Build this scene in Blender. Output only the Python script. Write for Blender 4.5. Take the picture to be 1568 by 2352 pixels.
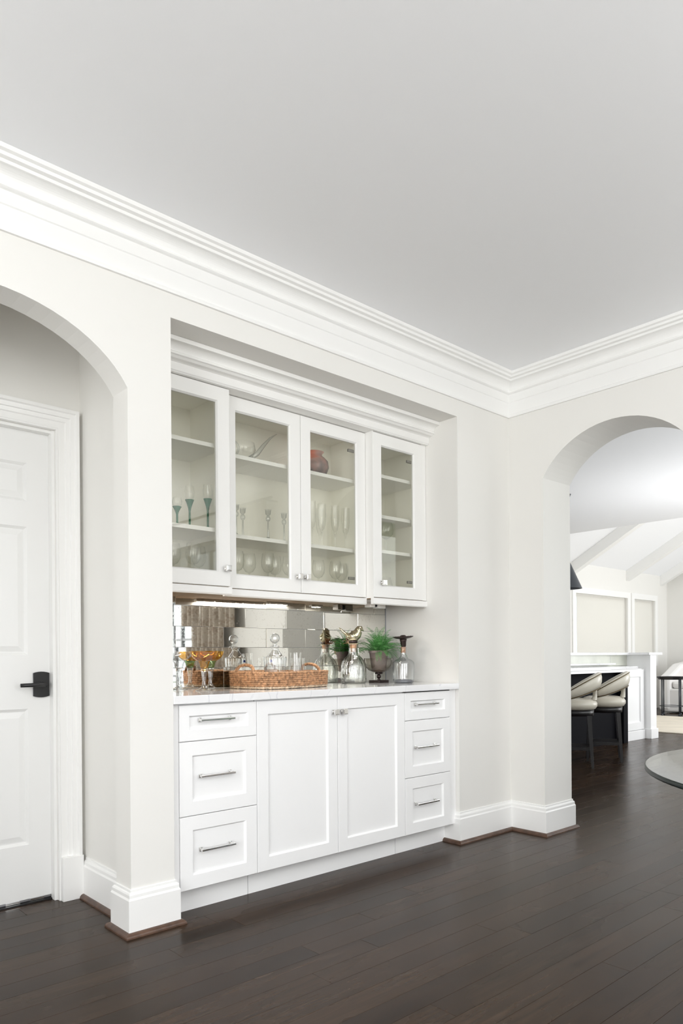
import bpy, math, random
from mathutils import Vector, Matrix
R = math.radians
sc = bpy.context.scene
for o in list(bpy.data.objects): bpy.data.objects.remove(o)
COL = sc.collection
random.seed(7)

# ---------------------------------------------------------------- camera
F_PX = 1647.77
cd = bpy.data.cameras.new('camera'); cam = bpy.data.objects.new('camera', cd); COL.objects.link(cam)
fw = Vector((math.cos(0.836885)*1.0, math.sin(0.836885)*1.0, -0.0013817)).normalized()
r0 = Vector((math.sin(0.836885), -math.cos(0.836885), 0)); u0 = r0.cross(fw)
cr, sr = math.cos(-0.0069019), math.sin(-0.0069019)
rt = r0*cr + u0*sr; up = -r0*sr + u0*cr
cam.matrix_world = Matrix(((rt.x, up.x, -fw.x, -1.458), (rt.y, up.y, -fw.y, -2.648), (rt.z, up.z, -fw.z, 1.0882), (0, 0, 0, 1)))
cd.sensor_fit = 'HORIZONTAL'; cd.sensor_width = 36; cd.lens = F_PX*36/1568
cd.shift_y = (1512.0-1176)/1568; cd.clip_end = 100; cd.clip_start = .05
sc.camera = cam

# ---------------------------------------------------------------- world, lights, exposure
w = bpy.data.worlds.new('world'); sc.world = w; w.use_nodes = True
bg = w.node_tree.nodes['Background']
bg.inputs['Color'].default_value = (.90, .95, 1, 1); bg.inputs['Strength'].default_value = 1.2
sc.view_settings.view_transform = 'Standard'; sc.view_settings.look = 'None'
sc.view_settings.exposure = 0.44; sc.view_settings.gamma = 1; sc.view_settings.use_curve_mapping = False
sc.cycles.use_denoising = True
sc.cycles.max_bounces = 14; sc.cycles.diffuse_bounces = 8; sc.cycles.glossy_bounces = 6
sc.cycles.transparent_max_bounces = 24; sc.cycles.transmission_bounces = 8
sc.cycles.caustics_reflective = False; sc.cycles.caustics_refractive = False
sc.cycles.sample_clamp_indirect = 6

def area(name, loc, rot, sx, sy, power, col=(1, 1, 1)):
    l = bpy.data.lights.new(name, 'AREA'); l.shape = 'RECTANGLE'; l.size = sx; l.size_y = sy
    l.energy = power; l.color = col
    o = bpy.data.objects.new(name, l); COL.objects.link(o); o.location = loc; o.rotation_euler = rot
    return o
# daylight arriving through the rear windows of the room
area('daylight_rear_window', (-2.3, -5.16, 1.55), (R(90), 0, R(0)), 2.0, 2.1, 24, (1, 1, .99))
area('daylight_rear_window', (0.9, -5.16, 1.55), (R(90), 0, R(0)), 2.0, 2.1, 24, (1, 1, .99))
area('daylight_left_window', (-4.16, -2.6, 1.55), (R(90), 0, R(-90)), 2.4, 2.1, 92, (1, 1, .99))
area('added_kitchen_fill', (5.3, -1.94, 1.6), (R(112), 0, 0), 3.6, 1.7, 36, (.97, .985, 1))  # added fill at an unseen opening, brightens the kitchen
area('added_living_fill', (10.8, -1.94, 1.6), (R(100), 0, 0), 4.6, 2.2, 135, (.97, .985, 1))  # added fill on the same unseen side, brightens the living room
# added fill lights, turned upward to brighten the ceilings
area('added_ceiling_fill', (-1.8, -4.0, 1.9), (R(180), 0, 0), 2.0, 1.6, 44, (1, 1, 1))
area('added_ceiling_fill', (1.3, -4.1, 1.8), (R(180), 0, 0), 1.4, 1.2, 40, (1, 1, 1))
area('added_ceiling_fill', (6.3, .1, 1.3), (R(180), 0, 0), 1.6, 1.6, 17, (1, 1, 1))
# daylight behind the roman shades
area('daylight_shade_window', (11.6, 4.9, 1.7), (R(90), 0, R(180)), 3.4, 1.4, 22, (1, .99, .98))

# ---------------------------------------------------------------- materials
def mat(name, col, rough=.5, metal=0, spec=.5, coat=0, coat_r=.1, bump=0, bscale=80, var=0, vscale=6, obj=True, stretch=None, emis=None):
    m = bpy.data.materials.new(name); m.use_nodes = True; nt = m.node_tree; b = nt.nodes['Principled BSDF']
    b.inputs['Base Color'].default_value = (*col, 1); b.inputs['Roughness'].default_value = rough
    b.inputs['Metallic'].default_value = metal; b.inputs['Specular IOR Level'].default_value = spec
    b.inputs['Coat Weight'].default_value = coat; b.inputs['Coat Roughness'].default_value = coat_r
    if bump or var:
        tc = nt.nodes.new('ShaderNodeTexCoord'); mp = nt.nodes.new('ShaderNodeMapping')
        nt.links.new(tc.outputs['Object'], mp.inputs['Vector'])
        if stretch: mp.inputs['Scale'].default_value = stretch
    if bump:
        n = nt.nodes.new('ShaderNodeTexNoise'); n.inputs['Scale'].default_value = bscale; n.inputs['Detail'].default_value = 3
        bp = nt.nodes.new('ShaderNodeBump'); bp.inputs['Strength'].default_value = bump; bp.inputs['Distance'].default_value = .002
        nt.links.new(mp.outputs[0], n.inputs['Vector']); nt.links.new(n.outputs['Fac'], bp.inputs['Height'])
        nt.links.new(bp.outputs[0], b.inputs['Normal'])
    if var:
        n = nt.nodes.new('ShaderNodeTexNoise'); n.inputs['Scale'].default_value = vscale; n.inputs['Detail'].default_value = 4
        r = nt.nodes.new('ShaderNodeValToRGB')
        r.color_ramp.elements[0].position = .3; r.color_ramp.elements[1].position = .7
        r.color_ramp.elements[0].color = (*[c*(1-var) for c in col], 1)
        r.color_ramp.elements[1].color = (*[min(1, c*(1+var)) for c in col], 1)
        nt.links.new(mp.outputs[0], n.inputs['Vector']); nt.links.new(n.outputs['Fac'], r.inputs[0])
        nt.links.new(r.outputs[0], b.inputs['Base Color'])
    if emis:
        b.inputs['Emission Color'].default_value = (*col, 1); b.inputs['Emission Strength'].default_value = emis
    return m

def thin_glass(name, tint, edge, base_refl=.05, rough=.015, streak=0):
    m = bpy.data.materials.new(name); m.use_nodes = True; nt = m.node_tree; nt.nodes.clear()
    N = nt.nodes.new; L = nt.links.new
    out = N('ShaderNodeOutputMaterial'); mx = N('ShaderNodeMixShader'); tr = N('ShaderNodeBsdfTransparent'); gl = N('ShaderNodeBsdfGlossy')
    gl.inputs['Roughness'].default_value = rough
    lw = N('ShaderNodeLayerWeight'); lw.inputs['Blend'].default_value = .5
    pw = N('ShaderNodeMath'); pw.operation = 'POWER'; pw.inputs[1].default_value = 4.0
    ma = N('ShaderNodeMath'); ma.operation = 'MULTIPLY_ADD'; ma.inputs[1].default_value = .85; ma.inputs[2].default_value = base_refl; ma.use_clamp = True
    p2 = N('ShaderNodeMath'); p2.operation = 'POWER'; p2.inputs[1].default_value = 1.8
    mc = N('ShaderNodeMixRGB'); mc.inputs[1].default_value = (*tint, 1); mc.inputs[2].default_value = (*edge, 1)
    L(lw.outputs['Facing'], pw.inputs[0]); L(pw.outputs[0], ma.inputs[0]); L(ma.outputs[0], mx.inputs[0])
    L(lw.outputs['Facing'], p2.inputs[0]); L(p2.outputs[0], mc.inputs[0]); L(mc.outputs[0], tr.inputs['Color'])
    L(tr.outputs[0], mx.inputs[1]); L(gl.outputs[0], mx.inputs[2]); L(mx.outputs[0], out.inputs[0])
    if streak:
        tc = N('ShaderNodeTexCoord'); mp = N('ShaderNodeMapping'); mp.inputs['Scale'].default_value = (60, 60, 14)
        nz = N('ShaderNodeTexNoise'); nz.inputs['Scale'].default_value = 1
        bp = N('ShaderNodeBump'); bp.inputs['Strength'].default_value = streak; bp.inputs['Distance'].default_value = .004
        L(tc.outputs['Object'], mp.inputs['Vector']); L(mp.outputs[0], nz.inputs['Vector']); L(nz.outputs['Fac'], bp.inputs['Height'])
        L(bp.outputs[0], gl.inputs['Normal']); L(bp.outputs[0], lw.inputs['Normal'])
    return m

M = {}
M['wall'] = mat('wall_paint', (.80, .79, .76), .65, bump=.05, bscale=300)
M['ceiling'] = mat('ceiling_paint', (.905, .915, .935), .8, bump=.05, bscale=260)
M['trim'] = mat('trim_paint', (.87, .868, .855), .35)
M['cab'] = mat('cabinet_paint', (.91, .91, .91), .32)
M['upcab'] = mat('cabinet_paint_warm', (.86, .855, .835), .35)
M['inner'] = mat('cabinet_interior', (.93, .915, .85), .45)
M['door'] = mat('door_paint', (.84, .84, .83), .32)
M['black'] = mat('black_metal', (.012, .012, .013), .35)
M['chrome'] = mat('polished_nickel', (.86, .85, .83), .08, metal=1)
M['hinge'] = mat('grey_hinge', (.28, .27, .26), .35, metal=1)
M['steel'] = mat('threshold_metal', (.45, .45, .47), .35, metal=1)
M['shoe'] = mat('shoe_wood', (.085, .045, .028), .32, var=.35, vscale=30, stretch=(1, 1, 1))
M['pane'] = thin_glass('cabinet_glass', (.985, .985, .965), (.88, .89, .84), .045, .01)
M['winpane'] = thin_glass('window_glass', (.96, .97, .97), (.8, .85, .85), .05, .01)
M['glass'] = thin_glass('clear_glass', (.99, .99, .985), (.87, .885, .86), .085, .02)
M['crystal'] = thin_glass('cut_crystal', (.96, .97, .975), (.50, .54, .57), .16, .02)
M['ribbed'] = thin_glass('ribbed_green_glass', (.94, .955, .92), (.24, .26, .22), .18, .05, streak=.5)
M['bottle'] = thin_glass('clear_bottle_glass', (.98, .985, .985), (.46, .50, .52), .20, .07)
M['amber'] = thin_glass('amber_glass', (.96, .66, .12), (.60, .32, .02), .10, .02, streak=.35)
M['greenglass'] = thin_glass('green_tinted_glass', (.58, .76, .48), (.16, .28, .12), .08, .02, streak=.3)
M['teal'] = mat('teal_glass', (.002, .14, .06), .15, spec=.35)
M['smoke'] = thin_glass('smoky_glass', (.80, .77, .71), (.35, .32, .28), .12, .03)
M['thickbase'] = mat('thick_glass_base', (.10, .11, .14), .08, spec=1)
M['gildbird'] = mat('mercury_glass', (.50, .47, .33), .13, metal=.85, bump=.5, bscale=90, var=.4, vscale=40)
M['cork'] = mat('copper_cork', (.62, .33, .19), .35, metal=.3, bump=.4, bscale=200)
M['bronze'] = mat('dark_bronze', (.045, .03, .028), .32, metal=.6, bump=.4, bscale=300)
M['twine'] = mat('straw_twine', (.66, .56, .36), .8)
M['pot'] = mat('grey_clay', (.24, .19, .175), .85, bump=.5, bscale=120, var=.2, vscale=20)
M['soil'] = mat('soil', (.025, .018, .012), .95, bump=1, bscale=150)
M['frond'] = mat('fern_green', (.09, .29, .075), .55, var=.5, vscale=35)
M['stem'] = mat('fern_stem', (.13, .2, .05), .6)
M['wicker'] = mat('seagrass', (.42, .235, .125), .75, bump=.8, bscale=220, var=.55, vscale=70)
M['wicker2'] = mat('seagrass_pale', (.55, .43, .31), .8, bump=.8, bscale=220, var=.5, vscale=80)
M['sticker'] = mat('blue_sticker', (.05, .1, .55), .4)
M['navy'] = mat('dark_island_paint', (.004, .004, .006), .7, spec=.08)
M['leather'] = mat('cream_leather', (.66, .62, .53), .3, bump=.15, bscale=200)
M['ebony'] = mat('ebony_wood', (.012, .011, .012), .35)
M['nail'] = mat('brass_nailhead', (.14, .10, .05), .4, metal=.8)
M['linen'] = mat('white_slipcover', (.82, .81, .80), .9, bump=.3, bscale=300)
M['pink'] = mat('blush_cushion_cloth', (.72, .58, .49), .9, bump=.4, bscale=250)
M['rugm'] = mat('cream_rug', (.70, .64, .54), .95, bump=.6, bscale=120, var=.1, vscale=3)
M['shade'] = mat('roman_shade_cloth', (.84, .825, .79), .9, bump=.2, bscale=300)
_nt = M['shade'].node_tree; _t = _nt.nodes.new('ShaderNodeBsdfTranslucent'); _t.inputs['Color'].default_value = (.84, .82, .78, 1); _m = _nt.nodes.new('ShaderNodeMixShader'); _m.inputs[0].default_value = .4
_nt.links.new(_nt.nodes['Principled BSDF'].outputs[0], _m.inputs[1]); _nt.links.new(_t.outputs[0], _m.inputs[2]); _nt.links.new(_m.outputs[0], _nt.nodes['Material Output'].inputs['Surface'])
M['rawwood'] = mat('unfinished_wood', (.46, .35, .25), .6, var=.2, vscale=8, stretch=(1, 8, 1))
M['raffia'] = mat('brown_raffia', (.40, .20, .10), .7, var=.4, vscale=60)
M['grass'] = mat('lawn', (.13, .16, .10), .9)
M['leaf'] = mat('hedge_leaves', (.09, .19, .06), .8, var=.6, vscale=14, bump=1, bscale=30)
M['pendant'] = mat('slate_metal', (.035, .04, .047), .38)
M['greyw'] = mat('grey_window_paint', (.30, .31, .33), .5)

def tableglass():
    m = bpy.data.materials.new('table_glass'); m.use_nodes = True; b = m.node_tree.nodes['Principled BSDF']
    b.inputs['Base Color'].default_value = (.93, .97, .96, 1); b.inputs['Transmission Weight'].default_value = 1
    b.inputs['Roughness'].default_value = .03; b.inputs['IOR'].default_value = 1.5
    return m
M['tableglass'] = thin_glass('table_glass', (.80, .84, .83), (.55, .59, .59), .18, .05)
M['glassedge'] = mat('glass_table_edge', (.008, .014, .013), .35, spec=.2)

def wood_floor():
    m = bpy.data.materials.new('dark_oak'); m.use_nodes = True; nt = m.node_tree; N = nt.nodes.new; L = nt.links.new
    b = nt.nodes['Principled BSDF']
    tc = N('ShaderNodeTexCoord'); oi = N('ShaderNodeObjectInfo')
    add = N('ShaderNodeVectorMath'); add.operation = 'MULTIPLY_ADD'; add.inputs[1].default_value = (17, 11, 5)
    L(oi.outputs['Random'], add.inputs[0]); L(tc.outputs['Object'], add.inputs[2])
    mp = N('ShaderNodeMapping'); mp.inputs['Scale'].default_value = (2.2, 26, 1); L(add.outputs[0], mp.inputs['Vector'])
    n1 = N('ShaderNodeTexNoise'); n1.inputs['Scale'].default_value = 1.6; n1.inputs['Detail'].default_value = 7; n1.inputs['Roughness'].default_value = .62; n1.inputs['Distortion'].default_value = .8
    L(mp.outputs[0], n1.inputs['Vector'])
    mp2 = N('ShaderNodeMapping'); mp2.inputs['Scale'].default_value = (1.1, 2.6, 1); L(add.outputs[0], mp2.inputs['Vector'])
    n2 = N('ShaderNodeTexNoise'); n2.inputs['Scale'].default_value = 1.5; n2.inputs['Detail'].default_value = 3
    L(mp2.outputs[0], n2.inputs['Vector'])
    mixf = N('ShaderNodeMath'); mixf.operation = 'MULTIPLY_ADD'; mixf.inputs[1].default_value = .62
    sc2 = N('ShaderNodeMath'); sc2.operation = 'MULTIPLY'; sc2.inputs[1].default_value = .38; L(n2.outputs['Fac'], sc2.inputs[0])
    L(n1.outputs['Fac'], mixf.inputs[0]); L(sc2.outputs[0], mixf.inputs[2])
    cr_ = N('ShaderNodeValToRGB'); e = cr_.color_ramp.elements
    e[0].position = .30; e[0].color = (.012, .0063, .003, 1); e[1].position = .68; e[1].color = (.047, .0265, .0145, 1)
    L(mixf.outputs[0], cr_.inputs[0])
    hv = N('ShaderNodeHueSaturation'); mr = N('ShaderNodeMapRange'); mr.inputs[3].default_value = .8; mr.inputs[4].default_value = 1.25
    L(oi.outputs['Random'], mr.inputs[0]); L(mr.outputs[0], hv.inputs['Value']); L(cr_.outputs[0], hv.inputs['Color']); L(hv.outputs[0], b.inputs['Base Color'])
    rr = N('ShaderNodeMapRange'); rr.inputs[3].default_value = .20; rr.inputs[4].default_value = .33
    L(n2.outputs['Fac'], rr.inputs[0]); L(rr.outputs[0], b.inputs['Roughness'])
    b.inputs['Specular IOR Level'].default_value = .165
    bp = N('ShaderNodeBump'); bp.inputs['Strength'].default_value = .12; bp.inputs['Distance'].default_value = .001
    L(n1.outputs['Fac'], bp.inputs['Height']); L(bp.outputs[0], b.inputs['Normal'])
    return m
M['floor'] = wood_floor()

def quartz():
    m = mat('white_quartz', (.84, .84, .85), .07, spec=.6); nt = m.node_tree; N = nt.nodes.new; L = nt.links.new; b = nt.nodes['Principled BSDF']
    tc = N('ShaderNodeTexCoord'); n = N('ShaderNodeTexNoise'); n.inputs['Scale'].default_value = 3.2; n.inputs['Detail'].default_value = 5; n.inputs['Distortion'].default_value = 1.6
    L(tc.outputs['Object'], n.inputs['Vector'])
    r = N('ShaderNodeValToRGB'); e = r.color_ramp.elements; e[0].position = .485; e[0].color = (.86, .86, .87, 1)
    e[1].position = .515; e[1].color = (.86, .86, .87, 1); k = e.new(.5); k.color = (.70, .70, .73, 1)
    L(n.outputs['Fac'], r.inputs[0]); L(r.outputs[0], b.inputs['Base Color']); return m
M['quartz'] = quartz()

M['stone'] = mat('grey_green_marble', (.60, .61, .54), .25, var=.12, vscale=3)
def antique():
    m = mat('antique_mirror', (.80, .775, .71), .035, metal=1); nt = m.node_tree; N = nt.nodes.new; L = nt.links.new; b = nt.nodes['Principled BSDF']
    tc = N('ShaderNodeTexCoord'); oi = N('ShaderNodeObjectInfo')
    add = N('ShaderNodeVectorMath'); add.operation = 'MULTIPLY_ADD'; add.inputs[1].default_value = (7, 3, 5)
    L(oi.outputs['Random'], add.inputs[0]); L(tc.outputs['Object'], add.inputs[2])
    n = N('ShaderNodeTexNoise'); n.inputs['Scale'].default_value = 95; n.inputs['Detail'].default_value = 6; n.inputs['Roughness'].default_value = .7
    n2 = N('ShaderNodeTexNoise'); n2.inputs['Scale'].default_value = 7; n2.inputs['Detail'].default_value = 3
    L(add.outputs[0], n.inputs['Vector']); L(add.outputs[0], n2.inputs['Vector'])
    mu = N('ShaderNodeMath'); mu.operation = 'MULTIPLY_ADD'; mu.inputs[1].default_value = .35; L(n2.outputs['Fac'], mu.inputs[0]); L(n.outputs['Fac'], mu.inputs[2])
    r = N('ShaderNodeValToRGB'); e = r.color_ramp.elements; e[0].position = .74; e[0].color = (.90, .885, .83, 1); e[1].position = 1.0; e[1].color = (.50, .45, .37, 1)
    L(mu.outputs[0], r.inputs[0]); L(r.outputs[0], b.inputs['Base Color'])
    rr = N('ShaderNodeMapRange'); rr.inputs[1].default_value = .72; rr.inputs[2].default_value = 1.05; rr.inputs[3].default_value = .02; rr.inputs[4].default_value = .25
    L(mu.outputs[0], rr.inputs[0]); L(rr.outputs[0], b.inputs['Roughness'])
    return m
M['mirror'] = antique()

def raku():
    m = mat('raku_glaze', (.3, .1, .06), .35); nt = m.node_tree; N = nt.nodes.new; L = nt.links.new; b = nt.nodes['Principled BSDF']
    tc = N('ShaderNodeTexCoord'); n = N('ShaderNodeTexNoise'); n.inputs['Scale'].default_value = 9; n.inputs['Detail'].default_value = 4
    L(tc.outputs['Object'], n.inputs['Vector']); r = N('ShaderNodeValToRGB'); e = r.color_ramp.elements
    e[0].position = .58; e[0].color = (.06, .052, .05, 1); e[1].position = .96; e[1].color = (.66, .15, .07, 1)
    k = e.new(.70); k.color = (.20, .14, .13, 1); k = e.new(.82); k.color = (.45, .24, .20, 1)
    sx_ = N('ShaderNodeSeparateXYZ'); L(tc.outputs['Object'], sx_.inputs[0]); mz = N('ShaderNodeMath'); mz.operation = 'MULTIPLY_ADD'; mz.inputs[1].default_value = 3.6
    mx_ = N('ShaderNodeMath'); mx_.operation = 'MULTIPLY_ADD'; mx_.inputs[1].default_value = -2.2
    L(n.outputs['Fac'], mx_.inputs[2]); L(sx_.outputs['X'], mx_.inputs[0]); L(sx_.outputs['Z'], mz.inputs[0]); L(mx_.outputs[0], mz.inputs[2]); L(mz.outputs[0], r.inputs[0]); L(r.outputs[0], b.inputs['Base Color']); return m
M['raku'] = raku()

def curtain_mat():
    m = mat('taupe_damask', (.32, .26, .21), .85); nt = m.node_tree; N = nt.nodes.new; L = nt.links.new; b = nt.nodes['Principled BSDF']
    tc = N('ShaderNodeTexCoord'); v = N('ShaderNodeTexVoronoi'); v.inputs['Scale'].default_value = 48
    n = N('ShaderNodeTexNoise'); n.inputs['Scale'].default_value = 14; n.inputs['Detail'].default_value = 6
    L(tc.outputs['Object'], v.inputs['Vector']); L(tc.outputs['Object'], n.inputs['Vector'])
    a = N('ShaderNodeMath'); a.operation = 'MULTIPLY_ADD'; a.inputs[1].default_value = .5; L(v.outputs['Distance'], a.inputs[0]); L(n.outputs['Fac'], a.inputs[2])
    r = N('ShaderNodeValToRGB'); e = r.color_ramp.elements; e[0].position = .55; e[0].color = (.27, .215, .17, 1); e[1].position = .80; e[1].color = (.42, .37, .31, 1)
    L(a.outputs[0], r.inputs[0]); L(r.outputs[0], b.inputs['Base Color']); return m
M['curtain'] = curtain_mat()

# ---------------------------------------------------------------- mesh helpers
class MB:
    def __init__(s): s.v = []; s.f = []; s.sm = []
    def add(s, vs, fs, smooth=False):
        o = len(s.v); s.v += [tuple(v) for v in vs]; s.f += [tuple(i+o for i in f) for f in fs]; s.sm += [smooth]*len(fs); return s
    def box(s, x0, x1, y0, y1, z0, z1):
        return s.add([(x0, y0, z0), (x1, y0, z0), (x1, y1, z0), (x0, y1, z0), (x0, y0, z1), (x1, y0, z1), (x1, y1, z1), (x0, y1, z1)],
                     [(0, 3, 2, 1), (4, 5, 6, 7), (0, 1, 5, 4), (1, 2, 6, 5), (2, 3, 7, 6), (3, 0, 4, 7)])
    def lathe(s, prof, n=32, c=(0, 0, 0), mod=None, smooth=True, capb=False, capt=False):
        vs = []
        for k, (r, z) in enumerate(prof):
            for i in range(n):
                t = 2*math.pi*i/n; q = r*(mod(t, k) if mod else 1)
                vs.append((c[0]+q*math.cos(t), c[1]+q*math.sin(t), c[2]+z))
        fs = [(k*n+i, k*n+(i+1) % n, (k+1)*n+(i+1) % n, (k+1)*n+i) for k in range(len(prof)-1) for i in range(n)]
        s.add(vs, fs, smooth)
        o = len(s.v)-len(vs)
        if capb: s.f.append(tuple(o+i for i in reversed(range(n)))); s.sm.append(False)
        if capt: s.f.append(tuple(o+(len(prof)-1)*n+i for i in range(n))); s.sm.append(False)
        return s
    def tube(s, pts, rad, n=8, smooth=True, flat=1.0, closed=False):
        pts = [Vector(p) for p in pts]; m = len(pts)
        if not hasattr(rad, '__len__'): rad = [rad]*m
        vs = []; prev = None
        for k in range(m):
            if closed: t = pts[(k+1) % m]-pts[(k-1) % m]
            else: t = pts[min(k+1, m-1)]-pts[max(k-1, 0)]
            t.normalize()
            ref = Vector((0, 0, 1)) if abs(t.z) < .9 else Vector((1, 0, 0))
            a = t.cross(ref).normalized(); b = a.cross(t).normalized()
            if prev is not None and a.dot(prev) < 0: a = -a; b = -b
            if prev is not None:
                a = (prev - t*prev.dot(t)).normalized(); b = a.cross(t)
            prev = a
            for i in range(n):
                q = 2*math.pi*i/n; vs.append(pts[k]+a*(math.cos(q)*rad[k])+b*(math.sin(q)*rad[k]*flat))
        fs = []
        mm = m if closed else m-1
        for k in range(mm):
            k2 = (k+1) % m
            for i in range(n): fs.append((k*n+i, k2*n+i, k2*n+(i+1) % n, k*n+(i+1) % n))
        if not closed: fs.append(tuple(range(n))); fs.append(tuple((m-1)*n+i for i in reversed(range(n))))
        return s.add(vs, fs, smooth)
    def sweep(s, path, prof, fn, side=1, closed=False, capped=True, smooth=False):
        """mitred sweep of closed profile [(off, h)] along 2-D path; fn(u, v, h) -> xyz"""
        m = len(path); P = [Vector(p) for p in path]; rings = []
        for k in range(m):
            d = []
            if closed or k > 0: d.append((P[k]-P[k-1]).normalized())
            if closed or k < m-1: d.append((P[(k+1) % m]-P[k]).normalized())
            ns = [Vector((-q.y, q.x))*side for q in d]
            if len(ns) == 2:
                b = (ns[0]+ns[1]); b = b/max(1e-6, b.length_squared)*2
            else: b = ns[0]
            rings.append([fn(P[k].x+b.x*o, P[k].y+b.y*o, h) for o, h in prof])
        n = len(prof); vs = [v for r in rings for v in r]; fs = []
        for k in range(m if closed else m-1):
            k2 = (k+1) % m
            for i in range(n): fs.append((k*n+i, k*n+(i+1) % n, k2*n+(i+1) % n, k2*n+i))
        if capped and not closed: fs.append(tuple(range(n))); fs.append(tuple((m-1)*n+i for i in reversed(range(n))))
        return s.add(vs, fs, smooth)
    def prism(s, poly, fn, h0, h1):
        n = len(poly); vs = [fn(u, v, h0) for u, v in poly]+[fn(u, v, h1) for u, v in poly]
        return s.add(vs, [tuple(range(n)), tuple(n+i for i in reversed(range(n)))]+[(i, n+i, n+(i+1) % n, (i+1) % n) for i in range(n)])

OFF = {}
def build(name, mb, m, parent=None, bevel=0, off=None, fix=True):
    off = Vector(off) if off is not None else (OFF.get(parent.name) if parent is not None else Vector((0, 0, 0)))
    me = bpy.data.meshes.new(name)
    me.from_pydata([(v[0]-off.x, v[1]-off.y, v[2]-off.z) for v in mb.v], [], mb.f)
    me.polygons.foreach_set('use_smooth', mb.sm)
    if fix:
        import bmesh
        bm = bmesh.new(); bm.from_mesh(me); bmesh.ops.recalc_face_normals(bm, faces=bm.faces[:]); bm.to_mesh(me); bm.free()
    me.materials.append(M[m] if isinstance(m, str) else m)
    o = bpy.data.objects.new(name, me); COL.objects.link(o)
    if parent is not None: o.parent = parent
    OFF[o.name] = off
    if bevel:
        b = o.modifiers.new('bevel', 'BEVEL'); b.width = bevel; b.segments = 2; b.limit_method = 'ANGLE'; b.angle_limit = R(40)
    return o
def thing(name, label, cat, loc, group=None, local=False):
    o = bpy.data.objects.new(name, None); COL.objects.link(o); o.location = loc; o.empty_display_size = .05
    o['label'] = label; o['category'] = cat
    if group: o['group'] = group
    OFF[o.name] = Vector((0, 0, 0)) if local else Vector(loc)
    return o
def tag(o, label, cat, group=None, kind=None):
    o['label'] = label; o['category'] = cat
    if group: o['group'] = group
    if kind: o['kind'] = kind
    return o
def single(name, mb, m, label, cat, loc, bevel=0, group=None):
    o = build(name, mb, m, None, bevel, off=loc); o.location = loc; return tag(o, label, cat, group)
def struct(name, mb, m, bevel=0):
    o = build(name, mb, m, None, bevel); o['kind'] = 'structure'; return o
def copy_tree(o, parent=None):
    c = o.copy(); COL.objects.link(c); c.parent = parent
    for ch in list(KIDS[o.name]): copy_tree2(ch, c)
    return c
def copy_tree2(o, parent):
    c = o.copy(); COL.objects.link(c); c.parent = parent
    for ch in list(KIDS.get(o.name, [])): copy_tree2(ch, c)
KIDS = {}
def kids(root):
    KIDS[root.name] = [o for o in COL.objects if o.parent == root]
    for k in KIDS[root.name]: KIDS[k.name] = [o for o in COL.objects if o.parent == k]
XZ = lambda y: (lambda u, v, h: (u, y+h, v))
XY = lambda u, v, h: (u, v, h)

# ---------------------------------------------------------------- dimensions
A = .19; W = 1.85; C = 2.36; T = .305; CEIL = 2.836; NT = 2.4865; CT = .933; NB = .60
KX1 = 7.88; VX = 13.8; KY = 4.0; KS = -1.8      # kitchen / living extents
AX, AA, AB, ATOP = -.70, .55, .39, 2.395        # left arch
BY, BA, BB, BTOP = -.69, .50, .455, 2.412       # right arch
def archz(d, a, b, top): return top - b*(1-math.sqrt(max(0, 1-(d/a)**2)))

# ---------------------------------------------------------------- room shell
def arch_mb(mb, u0, u1, cu, hw, a, b, top, ztop, fn, h0, h1, n=28):
    """wall u0..u1 with an arched opening centred cu, half width hw; fn(u,z,h)"""
    for x0, x1 in ((u0, cu-hw), (cu+hw, u1)):
        if x1-x0 > 1e-4: mb.prism([(x0, 0), (x1, 0), (x1, ztop), (x0, ztop)], fn, h0, h1)
    for i in range(n):
        # finer steps near the ends of the curve
        s0 = math.sin(math.pi*(i/n-.5)); s1 = math.sin(math.pi*((i+1)/n-.5))
        d0, d1 = hw*s0, hw*s1
        z0, z1 = archz(d0, a, b, top), archz(d1, a, b, top)
        vs = [fn(cu+d0, z0, h0), fn(cu+d1, z1, h0), fn(cu+d1, ztop, h0), fn(cu+d0, ztop, h0),
              fn(cu+d0, z0, h1), fn(cu+d1, z1, h1), fn(cu+d1, ztop, h1), fn(cu+d0, ztop, h1)]
        mb.add(vs, [(0, 1, 2, 3), (4, 7, 6, 5), (0, 4, 5, 1)])
mb = MB()
arch_mb(mb, -4, 0, AX, -A-AX, AA, AB, ATOP, CEIL, lambda u, z, h: (u, h, z), 0, .13)
mb.box(-.128, 0, .13, .72, 0, CEIL)                 # between hall and niche
mb.box(0, W, NB, .72, 0, CEIL)                      # niche back
mb.box(0, W, 0, NB, NT, CEIL)                       # above the niche
mb.box(W, C+T, 0, .72, 0, CEIL)                     # right of the niche
wall_a = struct('wall_back', mb, 'wall')
mb = MB()
arch_mb(mb, -1.75, 0, BY, .445, BA, BB, BTOP, CEIL, lambda u, z, h: (C+h, u, z), 0, T)
# remainder of the right wall, with the big window behind the curtain
wy0, wy1, wz0, wz1 = -4.15, -2.35, .35, 2.25
mb.box(C, C+T, wy1, -1.75, 0, CEIL); mb.box(C, C+T, -5, wy0, 0, CEIL); mb.box(C, C+T, wy0, wy1, 0, wz0); mb.box(C, C+T, wy0, wy1, wz1, CEIL)
mb.box(C, C+T, .72, KY, 0, CEIL)
struct('wall_right', mb, 'wall')
def window_wall(mb, horizontal, a0, a1, h0, h1, ztop, wins):
    """boxes of a wall with rectangular holes wins=[(a,b,z0,z1)]"""
    bx = (lambda p, q, z0, z1: mb.box(p, q, h0, h1, z0, z1)) if horizontal else (lambda p, q, z0, z1: mb.box(h0, h1, p, q, z0, z1))
    cur = a0
    for p, q, z0, z1 in wins:
        bx(cur, p, 0, ztop); bx(p, q, 0, z0); bx(p, q, z1, ztop); cur = q
    bx(cur, a1, 0, ztop)
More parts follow.
